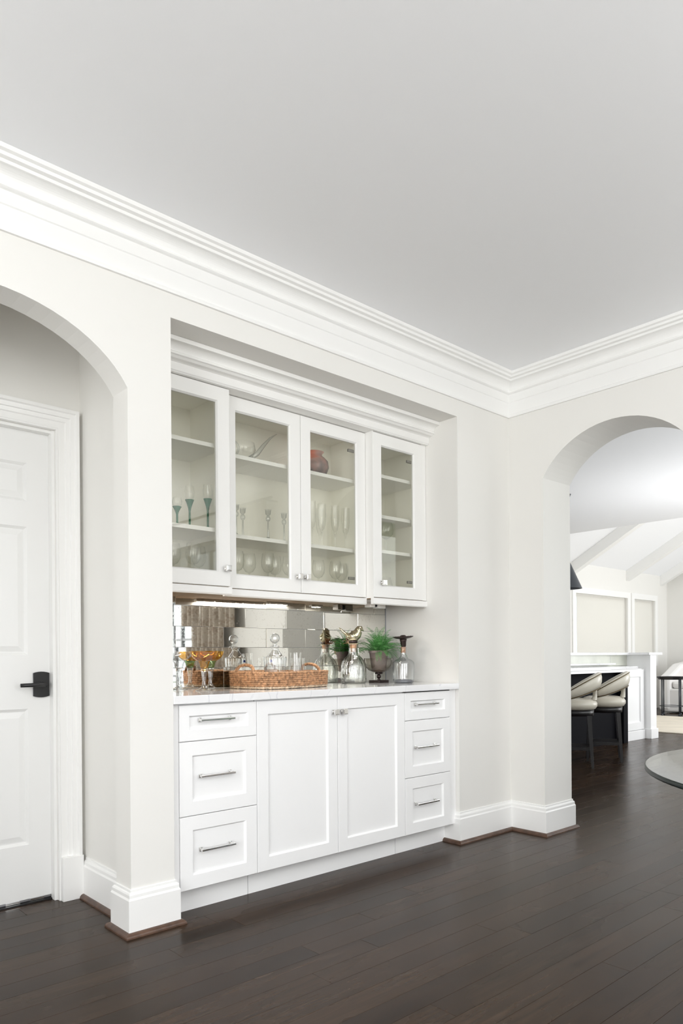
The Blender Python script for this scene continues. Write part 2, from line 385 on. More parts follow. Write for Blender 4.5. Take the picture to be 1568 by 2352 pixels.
mb = MB(); window_wall(mb, True, -4.12, C+T, -5.12, -5, CEIL, [(-3.3, -1.3, .5, 2.6), (-.1, 1.9, .5, 2.6)]); struct('wall_front', mb, 'wall')
mb = MB(); window_wall(mb, False, -5, .0, -4.12, -4, CEIL, [(-3.8, -1.4, .5, 2.6)]); struct('wall_left', mb, 'wall')
mb = MB().box(-4.12, C+T, -5.12, .13, CEIL, CEIL+.1); mb.box(C, KX1, -.9, KY, CEIL, CEIL+.1); mb.box(C+T, KX1, KS, -.9, CEIL, CEIL+.1)
struct('ceiling', mb, 'ceiling')
# hall behind the left arch
mb = MB().box(-1.52, -1.40, .13, .72, 0, 2.62); mb.box(-1.52, -.128, .13, .72, 2.62, 2.72)
dx0, dx1, dz = -1.012, -.243, 2.12
mb.box(-1.40, dx0, .62, .72, 0, 2.62); mb.box(dx1, -.128, .62, .72, 0, 2.62); mb.box(dx0, dx1, .62, .72, dz, 2.62)
struct('wall_hall', mb, 'wall')
# kitchen and living shell
mb = MB(); window_wall(mb, True, C+T, VX, KY, KY+.14, 2.75, [(10.10, 12.02, .98, 2.2), (12.30, 13.20, .98, 2.2)])
struct('wall_window_side', mb, 'wall')
mb = MB(); window_wall(mb, True, C+T, VX, KS-.12, KS, CEIL, [(3.5, 7.1, .75, 2.45), (8.5, 13.1, .5, 2.7)]); struct('wall_kitchen_front', mb, 'wall')  # unseen openings added to let the kitchen and living fills in
mb = MB().box(VX, VX+.12, KS, KY, 0, 4.6); mb.box(KX1-.1, KX1-.004, KS, KY, CEIL+.02, 4.6); struct('wall_living_end', mb, 'wall')
sl = .574; vz = lambda y: 2.735+sl*(4-y)
mb = MB(); fnv = lambda u, v, h: (h, u, v)
mb.prism([(4.15, vz(4.15)), (1.1, vz(1.1)), (1.1, vz(1.1)+.1), (4.15, vz(4.15)+.1)], fnv, KX1, VX+.1)
mb.prism([(1.1, vz(1.1)), (KS-.1, vz(1.1)-sl*(1.2-KS)), (KS-.1, vz(1.1)-sl*(1.2-KS)+.1), (1.1, vz(1.1)+.1)], fnv, KX1, VX+.1)
struct('ceiling_vault', mb, 'ceiling')
for k, bx in enumerate((10.0, 12.0, 13.48)):
    mb = MB().prism([(4.0, vz(4.0)), (1.1, vz(1.1)), (1.1, vz(1.1)-.2), (4.0, vz(4.0)-.2)], fnv, bx, bx+.14)
    o = struct('trim_%d' % (k+20), mb, 'trim', .004)

# floor: individual planks where they can be told apart
mb = MB().box(-4.12, VX+.1, -5.1, KY+.1, -.06, -.006)
floor = struct('floor', mb, 'navy'); OFF[floor.name] = Vector((0, 0, 0))
PW = .105; PL = {}
for L_ in (1.2, 1.6, 2.0, 2.4):
    g = .0002; c = .0005
    m_ = MB(); x0, x1, y0, y1 = g, L_-g, g, PW-g
    vs = [(x0, y0, -.006), (x1, y0, -.006), (x1, y1, -.006), (x0, y1, -.006), (x0, y0, -c), (x1, y0, -c), (x1, y1, -c), (x0, y1, -c),
          (x0+c, y0+c, 0), (x1-c, y0+c, 0), (x1-c, y1-c, 0), (x0+c, y1-c, 0)]
    m_.add(vs, [(0, 1, 5, 4), (1, 2, 6, 5), (2, 3, 7, 6), (3, 0, 4, 7), (4, 5, 9, 8), (5, 6, 10, 9), (6, 7, 11, 10), (7, 4, 8, 11), (8, 9, 10, 11)])
    me = bpy.data.meshes.new('plank'); me.from_pydata(m_.v, [], m_.f); me.materials.append(M['floor']); PL[L_] = me
rng = random.Random(3); npl = 0; far = MB()
y = -1.582-PW*34
while y < KY:
    x = -4.1-rng.random()*1.5
    while x < VX:
        L_ = rng.choice((1.6, 2.0, 2.4, 2.0)); xc = x+L_/2
        # visible part of the floor from the doorway side
        vis = (-2.25 < y < .66) and (x+L_ > -1.3) and (x < 2.4) and (y > -2.2) and not (y > .0 and xc > 0)
        visk = (x+L_ > 2.4 and x < 8.0 and (y < 1.62) and (y > -1.3) and y < .55*(x+L_-2.3)+.1 and y > .36*(x-2.7)-1.4)
        if (vis or visk) and npl < 298:
            o = bpy.data.objects.new('plank', PL[L_]); COL.objects.link(o); o.location = (x, y, 0); o.parent = floor; npl += 1
        else:
            far.add([(x+.001, y+.001, 0), (x+L_-.001, y+.001, 0), (x+L_-.001, y+PW-.001, 0), (x+.001, y+PW-.001, 0),
                     (x+.001, y+.001, -.006), (x+L_-.001, y+.001, -.006), (x+L_-.001, y+PW-.001, -.006), (x+.001, y+PW-.001, -.006)],
                    [(0, 1, 2, 3), (0, 4, 5, 1), (1, 5, 6, 2), (2, 6, 7, 3), (3, 7, 4, 0)])
        x += L_
    y += PW
o = build('planks_far', far, 'floor', floor); o['kind'] = 'stuff'; print('PLANKS', npl)

# crown moulding of the room
zc = 2.590
cp = [(0, zc-.006), (.011, zc-.006), (.013, zc+.002), (.012, zc+.010), (.005, zc+.014), (.005, 2.676), (.009, 2.680), (.010, 2.727), (.017, 2.731),
      (.022, 2.736), (.022, 2.742), (.017, 2.746)]
for k in range(9):
    t = k/8*math.pi/2; cp.append((.018+.036*(1-math.cos(t)), 2.748+.042*math.sin(t)))
cp += [(.058, 2.791), (.058, 2.803), (.074, 2.806), (.077, 2.817), (.088, 2.822), (.091, 2.836), (0, 2.836)]
mb = MB().sweep([(-4, 0), (C, 0), (C, -5), (-4, -5)], cp, XY, side=-1, closed=True)
struct('trim_1', mb, 'trim')
# baseboards + shoe moulding
bp_ = [(0, 0), (.018, 0), (.018, .142), (.0155, .147), (.014, .150), (.0135, .162), (.011, .168), (.006, .171), (.006, .180), (.003, .182), (0, .182)]
sh = [(.018, 0), (.037, 0)]+[(.018+.019*math.cos(t*math.pi/10), .019*math.sin(t*math.pi/10)) for t in range(1, 6)]
def base(n, path, side, shoe=True, shoepath=None):
    struct('baseboard_%s' % n, MB().sweep(path, bp_, XY, side=side), 'trim')
    if shoe: struct('trim_shoe_%s' % n, MB().sweep(shoepath or path, sh, XY, side=side), 'shoe')
base('pier', [(-.128, .575), (-.128, .13), (-A, .13), (-A, 0), (0, 0), (0, .10)], -1, True, [(-.128, .575), (-.128, .13), (-A, .13), (-A, 0), (0, 0), (0, .045)])
base('right', [(W, .10), (W, 0), (C, 0), (C, -.245), (C+T, -.245), (C+T, KY)], -1)
base('arch_far', [(C+T, KS), (C+T, -1.135), (C, -1.135), (C, -5)], -1, True)
base('left_pier', [(-4, 0), (2*AX+A, 0), (2*AX+A, .13), (-1.40, .13), (-1.40, .62), (dx0-.11, .62)], -1)
base('living', [(13.8, KY), (13.8, KS)], -1, False)

# ---------------------------------------------------------------- hall door
casing = [(0, 0), (0, -.014), (.004, -.018), (.03, -.018), (.034, -.024), (.05, -.026), (.052, -.034), (.070, -.036), (.074, -.046), (.088, -.046), (.088, 0)]
cx0, cx1 = dx0-.006, dx1+.006
mb = MB().sweep([(cx1, .19), (cx1, dz+.006), (cx0, dz+.006), (cx0, .19)], casing, lambda u, v, h: (u, .62+h, v), side=-1)
struct('trim_2', mb, 'trim')
mb = MB().box(cx1-.001, cx1+.094, .572, .62, 0, .196); mb.box(cx0-.094, cx0+.001, .572, .62, 0, .196); struct('trim_3', mb, 'trim', .002)
mb = MB(); mb.box(dx1, dx1+.0065, .601, .6199, 0, dz+.0065); mb.box(dx0-.0065, dx0, .601, .6199, 0, dz+.0065); mb.box(dx0, dx1, .601, .6199, dz, dz+.0065)
mb.box(dx1-.014, dx1, .625, .6675, 0, dz); mb.box(dx0, dx0+.014, .63, .6675, 0, dz); mb.box(dx0, dx1, .63, .6675, dz-.014, dz)
struct('trim_4', mb, 'trim', .001)
D = thing('paneled_door', 'white six-panel door with black lever handle in the left arched recess', 'door', (-.63, .68, .0))
D['kind'] = 'structure'; D.name = 'door_1'; OFF['door_1'] = Vector((-.63, .68, 0))
sx0, sx1, sy = -1.008, -.247, .668
pan = []
for (z0, z1) in ((.262, .868), (1.107, 1.680), (1.794, 1.965)):
    for (p0, p1) in ((-.585, -.352), (-.903, -.670)): pan.append((p0, p1, z0, z1))
slab = MB()
xs = [sx0, -.903, -.670, -.585, -.352, sx1]; zs = [.02, .262, .868, 1.107, 1.680, 1.794, 1.965, 2.112]
for i in range(5):
    for j in range(7):
        if i in (1, 3) and j in (1, 3, 5): continue
        slab.box(xs[i], xs[i+1], sy, sy+.04, zs[j], zs[j+1])
build('slab', slab, 'door', D)
for (p0, p1, z0, z1) in pan:
    m_ = MB(); a = .012; b = .030; d1 = .009; d2 = .003
    rings = [(p0, p1, z0, z1, 0), (p0+a, p1-a, z0+a, z1-a, d1), (p0+a+.004, p1-a-.004, z0+a+.004, z1-a-.004, d1), (p0+b+.01, p1-b-.01, z0+b+.01, z1-b-.01, d2)]
    vs = []
    for q in rings: vs += [(q[0], sy+q[4], q[2]), (q[1], sy+q[4], q[2]), (q[1], sy+q[4], q[3]), (q[0], sy+q[4], q[3])]
    fs = [(k*4+i, k*4+(i+1) % 4, k*4+4+(i+1) % 4, k*4+4+i) for k in range(3) for i in range(4)]+[(12, 13, 14, 15)]
    build('door_panel', m_.add(vs, fs), 'door', D)
hz = .975
m_ = MB(); pl = []
for k in range(7): t = -1+k/3; pl.append((-.296+t*.035, hz+.052+.006*(1-t*t)))
for k in range(7): t = 1-k/3; pl.append((-.296+t*.035, hz-.052-.006*(1-t*t)))
m_.prism(pl, lambda u, v, h: (u, sy+h, v), -.009, 0)
hp = build('escutcheon', m_, 'black', D, .0015); hp['label'] = 'matt black handle plate'
lv = MB().tube([(-.292, sy-.009, hz), (-.292, sy-.05, hz)], .011, 16); lv.tube([(-.292, sy-.05, hz), (-.33, sy-.053, hz), (-.40, sy-.050, hz-.001)], [.011, .0095, .0085], 12)
lv2 = build('lever', lv, 'black', hp); OFF[lv2.name] = OFF['door_1']
hg = MB().box(sx0, sx1, sy+.004, sy+.03, .006, .020)
build('door_sweep', hg, 'steel', D)
st = MB().box(dx0, dx1, .655, .72, 0, .006); st.box(dx0, dx1, .67, .70, .006, .010); build('threshold', st, 'black', D)
mb = MB()
for k in range(7): mb.box(sx0+.03+k*.105, sx0+.09+k*.105, sy+.001, sy+.0045, .008, .017)
build('sweep_clips', mb, 'chrome', D)

# ---------------------------------------------------------------- cabinetry
def shaker(x0, x1, z0, z1, y, fw, th=.02, rec=.010, glass=False, bev=.007):
    """frame ring with sloped inner edge; returns (frame, panel) builders"""
    fr = MB(); a, b = (x0+fw, x1-fw); c, d = (z0+fw, z1-fw); e = bev
    g = .0015
    V = [(x0, y+g, z0), (x1, y+g, z0), (x1, y+g, z1), (x0, y+g, z1),
         (x0+g, y, z0+g), (x1-g, y, z0+g), (x1-g, y, z1-g), (x0+g, y, z1-g),
         (a-e, y, c-e), (b+e, y, c-e), (b+e, y, d+e), (a-e, y, d+e),
         (a, y+rec, c), (b, y+rec, c), (b, y+rec, d), (a, y+rec, d),
         (a, y+th, c), (b, y+th, c), (b, y+th, d), (a, y+th, d),
         (x0, y+th, z0), (x1, y+th, z0), (x1, y+th, z1), (x0, y+th, z1)]
    F = []
    for k in range(5):
        for i in range(4): F.append((k*4+i, k*4+(i+1) % 4, k*4+4+(i+1) % 4, k*4+4+i))
    for i in range(4): F.append((20+i, 20+(i+1) % 4, (i+1) % 4, i))
    fr.add(V, F)
    pn = MB().box(a-.002, b+.002, y+rec+.0005, y+(rec+.003 if glass else th-.001), c-.002, d+.002)
    return fr, pn
def sub(parent, name, mb, m, bevel=0):
    o = build(name, mb, m, parent, bevel, off=OFF[parent.name]); return o
def pull(x, z, y, half=.078):
    m_ = MB()
    for s in (-1, 1):
        m_.box(x+s*half-.007, x+s*half+.007, y-.006, y, z-.009, z+.009)
        m_.box(x+s*half-.005, x+s*half+.005, y-.028, y-.006, z-.0055, z+.0055)
    m_.box(x-half-.010, x+half+.010, y-.034, y-.026, z-.0042, z+.0042)
    return m_
def knob(x, z, y):
    m_ = MB().box(x-.011, x+.011, y-.004, y, z-.011, z+.011)
    m_.tube([(x, y-.004, z), (x, y-.016, z)], .0055, 12)
    m_.box(x-.0125, x+.0125, y-.021, y-.016, z-.0125, z+.0125)
    m_.box(x-.0145, x+.0145, y-.030, y-.021, z-.0145, z+.0145)
    m_.box(x-.011, x+.011, y-.033, y-.030, z-.011, z+.011)
    return m_
LF = .02; ZB, Z1, Z2, ZT = .113, .4235, .738, .897
def drawers(x0, x1, label, px0, px1):
    t = thing('drawer_cabinet', label, 'cabinet', ((x0+x1)/2, .3, 0))
    b0 = -.0 if x0 < .5 else x0; b1 = W if x0 > 1 else x1
    m_ = MB().box(b0+.002, b1-.002, LF+.022, .595, ZB, ZT)
    if x0 < .5: m_.box(.002, x0-.002, LF+.006, LF+.03, ZB, ZT)
    else: m_.box(x1+.002, W-.002, LF+.006, LF+.03, ZB, ZT)
    build('carcass', m_, 'cab', t)
    m_ = MB().box(b0+.002, b1-.002, .10, .12, 0, ZB); build('toe_kick', m_, 'cab', t)
    for k, (z0, z1) in enumerate(((ZB, Z1), (Z1, Z2), (Z2, ZT-.004))):
        fw = .052 if k == 2 else .0655
        fr, pn = shaker(x0+.0015, x1-.0015, z0+.0017, z1-.0017, LF, fw)
        d = build('drawer', fr, 'cab', t); sub(d, 'drawer_panel', pn, 'cab')
        hzz = (.826, .588, .275)[2-k]
        h = sub(d, 'handle', pull((px0+px1)/2, hzz, LF+.010, (px1-px0)/2), 'chrome', .0012); h['label'] = 'polished nickel bar pull'
    return t
drawers(.038, .430, 'white three-drawer base cabinet at the left end of the niche', .140, .290)
rc_ = drawers(1.410, 1.793, 'white three-drawer base cabinet at the right end of the niche', 1.500, 1.660)
sgap = build('shadow_gap', MB().box(1.412, 1.79, LF+.001, LF+.018, .8932, .8984), 'black', rc_); sgap['label'] = 'black strip standing for the shadow under the countertop'  # shade line above the right drawers, put in as a black strip
t = thing('door_cabinet', 'white two-door shaker base cabinet between the drawer cabinets', 'cabinet', (.92, .3, 0))
build('carcass', MB().box(.432, 1.408, LF+.022, .595, ZB, ZT), 'cab', t)
build('toe_kick', MB().box(.432, 1.408, .10, .12, 0, ZB), 'cab', t)
for x0, x1, kx in ((.430, .920, .893), (.920, 1.410, .949)):
    fr, pn = shaker(x0+.0015, x1-.0015, ZB+.0017, ZT-.0057, LF, .068)
    d = build('cabinet_door', fr, 'cab', t); sub(d, 'door_panel', pn, 'cab')
    k_ = sub(d, 'knob', knob(kx, .818, LF), 'chrome', .0015); k_['label'] = 'square polished nickel knob'
single('countertop', MB().box(.001, W-.001, -.004, .598, CT-.034, CT), 'quartz', 'polished white quartz countertop with faint grey veins on the base cabinets', 'countertop', (.92, .3, CT-.034), .002)

# mirror tile backsplash
bs = thing('mirror_backsplash', 'antiqued mirror tile backsplash in running bond above the countertop', 'backsplash', (.92, .6, CT))
TH, TW = .1062, .28; rng = random.Random(11)
build('backing_sheet', MB().box(.001, W-.001, .597, .5995, CT, 1.43), 'steel', bs)
build('edge_strip', MB().box(W-.007, W-.0015, .588, .597, CT, 1.42), 'greyw', bs)
tmesh = {}
for r_ in range(5):
    z0 = CT+.0005+r_*TH; z1 = min(z0+TH-.0012, 1.429); off = .062 if r_ % 2 == 0 else -.078
    x = off-TW
    while x < W:
        a0, a1 = max(x+.0005, .002), min(x+TW-.0005, W-.008)
        if a1-a0 > .01:
            cx, cz, hx, hz_ = (a0+a1)/2, (z0+z1)/2, (a1-a0)/2, (z1-z0)/2
            key = (round(hx, 4), round(hz_, 4))
            if key not in tmesh:
                e = .0006; m_ = MB()
                m_.add([(-hx, .0025, -hz_), (hx, .0025, -hz_), (hx, .0025, hz_), (-hx, .0025, hz_), (-hx, -.0022, -hz_), (hx, -.0022, -hz_), (hx, -.0022, hz_), (-hx, -.0022, hz_),
                        (-hx+e, -.003, -hz_+e), (hx-e, -.003, -hz_+e), (hx-e, -.003, hz_-e), (-hx+e, -.003, hz_-e)],
                       [(0, 1, 5, 4), (1, 2, 6, 5), (2, 3, 7, 6), (3, 0, 4, 7), (4, 5, 9, 8), (5, 6, 10, 9), (6, 7, 11, 10), (7, 4, 8, 11), (8, 9, 10, 11)])
                me = bpy.data.meshes.new('tile'); me.from_pydata(m_.v, [], m_.f); me.materials.append(M['mirror']); tmesh[key] = me
            o = bpy.data.objects.new('tile', tmesh[key]); COL.objects.link(o); o.parent = bs
            o.location = (cx-.92, .5935-.6, cz-CT); o.rotation_euler = (rng.uniform(-.010, .010), 0, rng.uniform(-.012, .012))
        x += TW

# upper cabinets
UZ0, UZ1 = 1.428, 2.368; UO, UC = .24, .297
def upper(name_label, x0, x1, yf, doors, shelves, fill=None, hinge=()):
    t = thing('glass_cabinet', name_label, 'cabinet', ((x0+x1)/2, .4, UZ0))
    c0 = yf+.021; m_ = MB(); th = .016
    m_.box(x0, x0+th, c0, .592, UZ0, UZ1); m_.box(x1-th, x1, c0, .592, UZ0, UZ1)
    m_.box(x0, x1, c0, .592, UZ0, UZ0+th); m_.box(x0, x1, c0, .592, UZ1-th, UZ1); m_.box(x0+th, x1-th, .58, .592, UZ0, UZ1)
    build('carcass', m_, 'inner', t)
    if fill: build('filler', MB().box(fill[0], fill[1], yf+.004, yf+.03, UZ0, UZ1), 'upcab', t)
    if x0 > 1: build('side_panel', MB().box(x0-.002, x0+.002, yf+.0005, .33, UZ0-.004, UZ1), 'upcab', t)
    lr = MB()
    rp = [(0, 0), (0, -.040), (.004, -.040), (.004, -.034), (.010, -.030), (.010, -.006), (.006, 0)]
    lr.prism([(yf-.003, UZ0-.004), (yf-.003, UZ0-.034), (yf+.003, UZ0-.040), (yf+.018, UZ0-.040), (yf+.018, UZ0-.004)], lambda u, v, h: (h, u, v), x0-(.006 if x0 > 1 else 0), x1+(.006 if x0 < .1 else 0))
    build('light_rail', lr, 'upcab', t)
    build('underside_panel', MB().box(x0, x1, yf+.019, .592, UZ0-.006, UZ0-.0005), 'rawwood', t)
    for z in shelves:
        build('shelf', MB().box(x0+th, x1-th, c0+.018, .58, z-.019, z), 'upcab', t)
    for (d0, d1, kx, hx) in doors:
        fr, pn = shaker(d0+.0015, d1-.0015, UZ0+.001, UZ1-.003, yf, .072, glass=True, rec=.009)
        d = build('cabinet_door', fr, 'upcab', t); p = sub(d, 'glass_pane', pn, 'pane'); p['label'] = 'clear glass pane'
        k_ = sub(d, 'knob', knob(kx, 1.512, yf), 'chrome', .0015); k_['label'] = 'square polished nickel knob'
        if hx:
            for z in (UZ0+.105, UZ1-.115):
                s = -1 if hx > kx else 1
                h = MB().box(min(hx, hx+s*.014), max(hx, hx+s*.014), c0+.006, c0+.03, z-.025, z+.025); h.box(min(hx, hx+s*.10), max(hx, hx+s*.10), c0-.004, c0+.008, z-.008, z+.008)
                sub(d, 'hinge', h, 'hinge', .002)
    return t
upper('white glass-door wall cabinet at the left end with teal-stemmed goblets', .001, .441, UO, [(.004, .441, .414, None)], (2.105, 1.706))
upper('white two-door glass wall cabinet in the middle, set back', .4435, 1.3935, UC, [(.4435, .9185, .893, None), (.9185, 1.3935, .947, 1.377)], (2.098, 1.702))
upper('narrow white glass-door wall cabinet at the right end', 1.396, W-.001, UO, [(1.396, 1.810, 1.462, 1.80)], (2.146, 1.912, 1.710), fill=(1.8115, W-.002))
# cabinet crown
cc = [(.26, 2.368), (.222, 2.368), (.220, 2.372), (.216, 2.376), (.214, 2.409), (.206, 2.413), (.188, 2.416), (.180, 2.424), (.172, 2.427), (.172, 2.434), (.176, 2.437)]
for k in range(8):
    q = k/7*math.pi/2; cc.append((.174-.034*(1-math.cos(q)), 2.439+.028*math.sin(q)))
cc += [(.132, 2.468), (.130, 2.4855), (.26, 2.4855)]
mb = MB().prism(cc, lambda u, v, h: (h, u, v), .001, W-.001); mb.box(.001, W-.001, .24, .59, 2.3685, 2.385)
single('crown_moulding', mb, 'upcab', 'white cove crown moulding across the top of the wall cabinets', 'moulding', (.92, .2, 2.368))
# under cabinet light
t = thing('under_cabinet_light', 'small white under-cabinet light with black bracket below the right wall cabinet', 'lamp', (1.60, .44, 1.39))
build('housing', MB().box(1.545, 1.585, .42, .47, 1.388, 1.4215), 'trim', t, .002); build('bracket', MB().box(1.586, 1.612, .43, .46, 1.392, 1.4215), 'black', t, .001)
build('driver_box', MB().box(1.613, 1.675, .42, .47, 1.384, 1.4215), 'trim', t, .002)

def strip_light(x0, x1, label):
    cx_ = (x0+x1)/2; t = thing('under_cabinet_light', label, 'lamp', (cx_, .33, 1.40))
    build('housing', MB().box(x0, x1, .322, .352, 1.409, 1.4215), 'trim', t, .001)
    build('diffuser', MB().box(x0+.01, x1-.01, .326, .348, 1.4078, 1.409), 'shade', t)
    a = area('led_strip', (0, 0, 0), (0, 0, 0), x1-x0-.03, .02, 1.0*(x1-x0)/.35, (1, .93, .84)); a.parent = t; a.location = (0, .007, .0065)
strip_light(.05, .40, 'slim under-cabinet light strip beneath the left wall cabinet')
strip_light(.60, 1.25, 'long slim under-cabinet light strip beneath the middle wall cabinet')
strip_light(1.43, 1.52, 'short under-cabinet light strip beneath the right wall cabinet')
# ---------------------------------------------------------------- glassware
ORD = ['leftmost', 'second from the left', 'third from the left', 'fourth from the left', 'fifth from the left', 'rightmost']
def lathe_thing(name, label, cat, loc, parts, group=None, rot=0):
    t = thing(name, label, cat, loc, group, local=True); t.rotation_euler.z = rot
    for nm, prof, m, kw in parts: build(nm, MB().lathe(prof, **kw), m, t, fix=False)
    kids(t); return t
foot = lambda r: [(0, 0), (r, 0), (r, .002), (r*.6, .005), (.006, .011), (.004, .018)]
def margarita(label, loc, bowl_m, cup_m):
    t = lathe_thing('margarita_glass', label, 'glass', loc, [
        ('foot', [(0, 0), (.041, 0), (.042, .002), (.028, .008), (.015, .016), (.010, .028)], 'crystal', dict(n=32)),
        ('stem', [(.010, .028), (.008, .045), (.0105, .060), (.012, .078), (.013, .090), (.016, .094), (.013, .098), (.016, .102), (.014, .106)], 'crystal', dict(n=12, smooth=False)),
        ('lower_cup', [(.010, .104), (.018, .108), (.021, .118), (.024, .130), (.030, .142)], cup_m, dict(n=36)),
        ('bowl', [(.030, .142), (.044, .150), (.056, .160), (.064, .174), (.068, .190)], bowl_m, dict(n=40))], 'margarita glasses on the countertop')
    return t
margarita('amber margarita glass with clear stem at the countertop\'s left end', (.358, .350, CT), 'amber', 'amber')
margarita('green-cupped margarita glass with amber rim behind the amber one', (.480, .490, CT), 'amber', 'greenglass')
margarita('clear margarita glass half hidden by the left pier', (.322, .525, CT), 'crystal', 'crystal')

# seagrass tray
TC = (.820, .362); HX, HY, PN = .245, .170, 4.0
def sup(t, a, b, n=PN):
    c, s = math.cos(t), math.sin(t)
    return (a*math.copysign(abs(c)**(2/n), c), b*math.copysign(abs(s)**(2/n), s))
t = thing('woven_tray', 'oval woven seagrass tray with looped handles holding a crystal decanter', 'tray', (TC[0], TC[1], CT), local=True); t.rotation_euler.z = R(9)
mb = MB(); NSEG = 132; rows = 8; rh = .0105
for j in range(rows):
    pts = []; rad = []
    for i in range(NSEG):
        q = 2*math.pi*i/NSEG; wv = .0018*math.cos(math.pi*i+math.pi*j) + .0012*math.sin(i*1.7+j*2.3)
        g = .004*(j/rows)
        x, y_ = sup(q, HX+g+wv, HY+g+wv); pts.append((x, y_, .0075+j*rh)); rad.append(.0062+.0012*math.sin(i*2.1+j))
    if j == 0: m0 = MB().tube(pts, rad, 5, closed=True); build('base_coil', m0, 'wicker2', t)
    else: mb.tube(pts, rad, 5, closed=True)
build('woven_side', mb, 'wicker', t)
fl = MB(); ring = [sup(2*math.pi*i/48, HX-.004, HY-.004) for i in range(48)]
fl.add([(0, 0, .006)]+[(x, y_, .006) for x, y_ in ring], [(0, 1+i, 1+(i+1) % 48) for i in range(48)]); fl.add([(0, 0, .002)]+[(x, y_, .002) for x, y_ in ring], [(0, 1+(i+1) % 48, 1+i) for i in range(48)])
build('woven_base', fl, 'wicker2', t)
for s in (-1, 1):
    hb = MB(); pts = []
    for k in range(15):
        q = math.pi*k/14; pts.append((s*(HX+.004-.012*math.sin(q)), -.062*math.cos(q), .080+.040*math.sin(q)**.7))
    hb.tube(pts, [.0058+.0012*math.sin(k*2.2) for k in range(15)], 8)
    for k in range(28):
        a_ = k/27*math.pi; 
        px = s*(HX+.004-.012*math.sin(a_)); py = -.062*math.cos(a_); pz = .080+.040*math.sin(a_)**.7
        hb.tube([(px+.0062*math.cos(w_), py+.0018*w_, pz+.0062*math.sin(w_)) for w_ in [i*.9 for i in range(8)]], .0022, 4)
    build('handle', hb, 'wicker', t)
flute = lambda n, a: (lambda th, k: 1+a*math.cos(n*th))
flute_sel = lambda n, a, ks: (lambda th, k: 1+(a*abs(math.cos(n*th/2)) if k in ks else 0))
DC = (.818, .400, CT+.008)
t = lathe_thing('crystal_decanter', 'fluted crystal decanter with faceted ball stopper standing in the seagrass tray', 'decanter', DC, [
    ('body', [(0, .003), (.036, .002), (.042, .010), (.048, .045), (.054, .095), (.0575, .145), (.056, .153), (.042, .156), (.036, .166), (.024, .182), (.017, .196), (.024, .203), (.024, .208), (.015, .212)], 'crystal', dict(n=96, mod=flute_sel(18, .07, (1, 2, 3, 4, 5, 6)))),
    ('inner_wall', [(.030, .020), (.036, .06), (.044, .13), (.036, .150), (.020, .170), (.012, .190)], 'glass', dict(n=24))])
st_ = MB().lathe([(.012, .204), (.009, .214), (.012, .224)], 20)
st_.lathe([(.006+.0*k, 0) if 0 else (.0265*math.sin(math.pi*k/7), .250-.0265*math.cos(math.pi*k/7)) for k in range(8)], 10, smooth=False)
s_ = build('stopper', st_, 'crystal', t, fix=False); s_['label'] = 'faceted glass ball stopper'
sk2 = MB(); sk2.add([(.010*math.cos(q)+.02, .0625, .130+.008*math.sin(q)) for q in [i*math.pi/6 for i in range(12)]]+[(.010*math.cos(q)+.02, .0615, .130+.008*math.sin(q)) for q in [i*math.pi/6 for i in range(12)]],
    [tuple(range(12)), tuple(reversed(range(12, 24)))]+[(i, (i+1) % 12, 12+(i+1) % 12, 12+i) for i in range(12)])
q_ = build('sticker', sk2, 'sticker', t); q_['label'] = 'small round blue sticker'
lathe_thing('tulip_glass', 'tall clear curved glass in the seagrass tray right of the decanter', 'glass', (.925, .360, CT+.008), [
    ('bowl', [(0, .006), (.030, .006), (.033, .02), (.037, .06), (.037, .09), (.032, .12), (.029, .150), (.031, .175)], 'glass', dict(n=36)), ('base', [(0, 0), (.031, 0), (.032, .006), (0, .007)], 'crystal', dict(n=36))])
lathe_thing('tumbler', 'short clear tumbler behind the tall glass in the seagrass tray', 'glass', (1.000, .435, CT+.008), [
    ('bowl', [(0, .010), (.033, .010), (.036, .05), (.038, .145)], 'glass', dict(n=36)), ('base', [(0, 0), (.033, 0), (.034, .010), (0, .011)], 'crystal', dict(n=36))])

# bird-stoppered ribbed bottle
BL = (1.442, .462, CT)
rib = lambda th, k: (1+.030*abs(math.cos(10*th)))*(1+.05*math.cos(4*th)*(1 if k < 5 else 0)*(-1))
t = lathe_thing('ribbed_bottle', 'ribbed green-tinted glass bottle with a bird stopper in front of the fern', 'bottle', BL, [
    ('bottle_body', [(0, .004), (.070, .0), (.078, .008), (.0785, .04), (.077, .09), (.073, .112), (.062, .136), (.048, .153), (.034, .166), (.028, .180), (.0265, .200), (.0265, .222), (.029, .226), (.029, .232)], 'ribbed', dict(n=120, mod=rib)),
    ('inner_wall', [(.055, .012), (.062, .05), (.060, .10), (.045, .140), (.024, .170), (.021, .21)], 'bottle', dict(n=40, mod=lambda th, k: 1+.03*math.cos(14*th))),
    ('cork', [(0, .186), (.019, .186), (.022, .236), (0, .237)], 'cork', dict(n=24)),
    ('collar', [(.020, .237), (.0255, .239), (.0255, .252), (.020, .256), (0, .257)], 'bronze', dict(n=28))])
tw = MB(); tw.tube([(.029*math.cos(q), .029*math.sin(q), .234) for q in [i*math.pi/14 for i in range(28)]], .0018, 6, closed=True)
tw.tube([(.027*math.cos(q), .027*math.sin(q), .259+.003*math.cos(q)) for q in [i*math.pi/14 for i in range(28)]], .0024, 6, closed=True)
tw.tube([(-.026, -.008, .235), (-.031, -.012, .244), (-.029, -.010, .254)], .0014, 5)
build('twine', tw, 'twine', t)
bird = MB(); bp0 = [(-.084, 0, .088), (-.074, 0, .080), (-.060, 0, .066), (-.045, 0, .052), (-.032, 0, .042), (-.020, 0, .037), (-.008, 0, .036), (.008, 0, .040), (.020, 0, .050), (.027, 0, .061), (.032, 0, .071), (.038, 0, .079), (.047, 0, .080), (.055, 0, .074), (.063, 0, .066)]
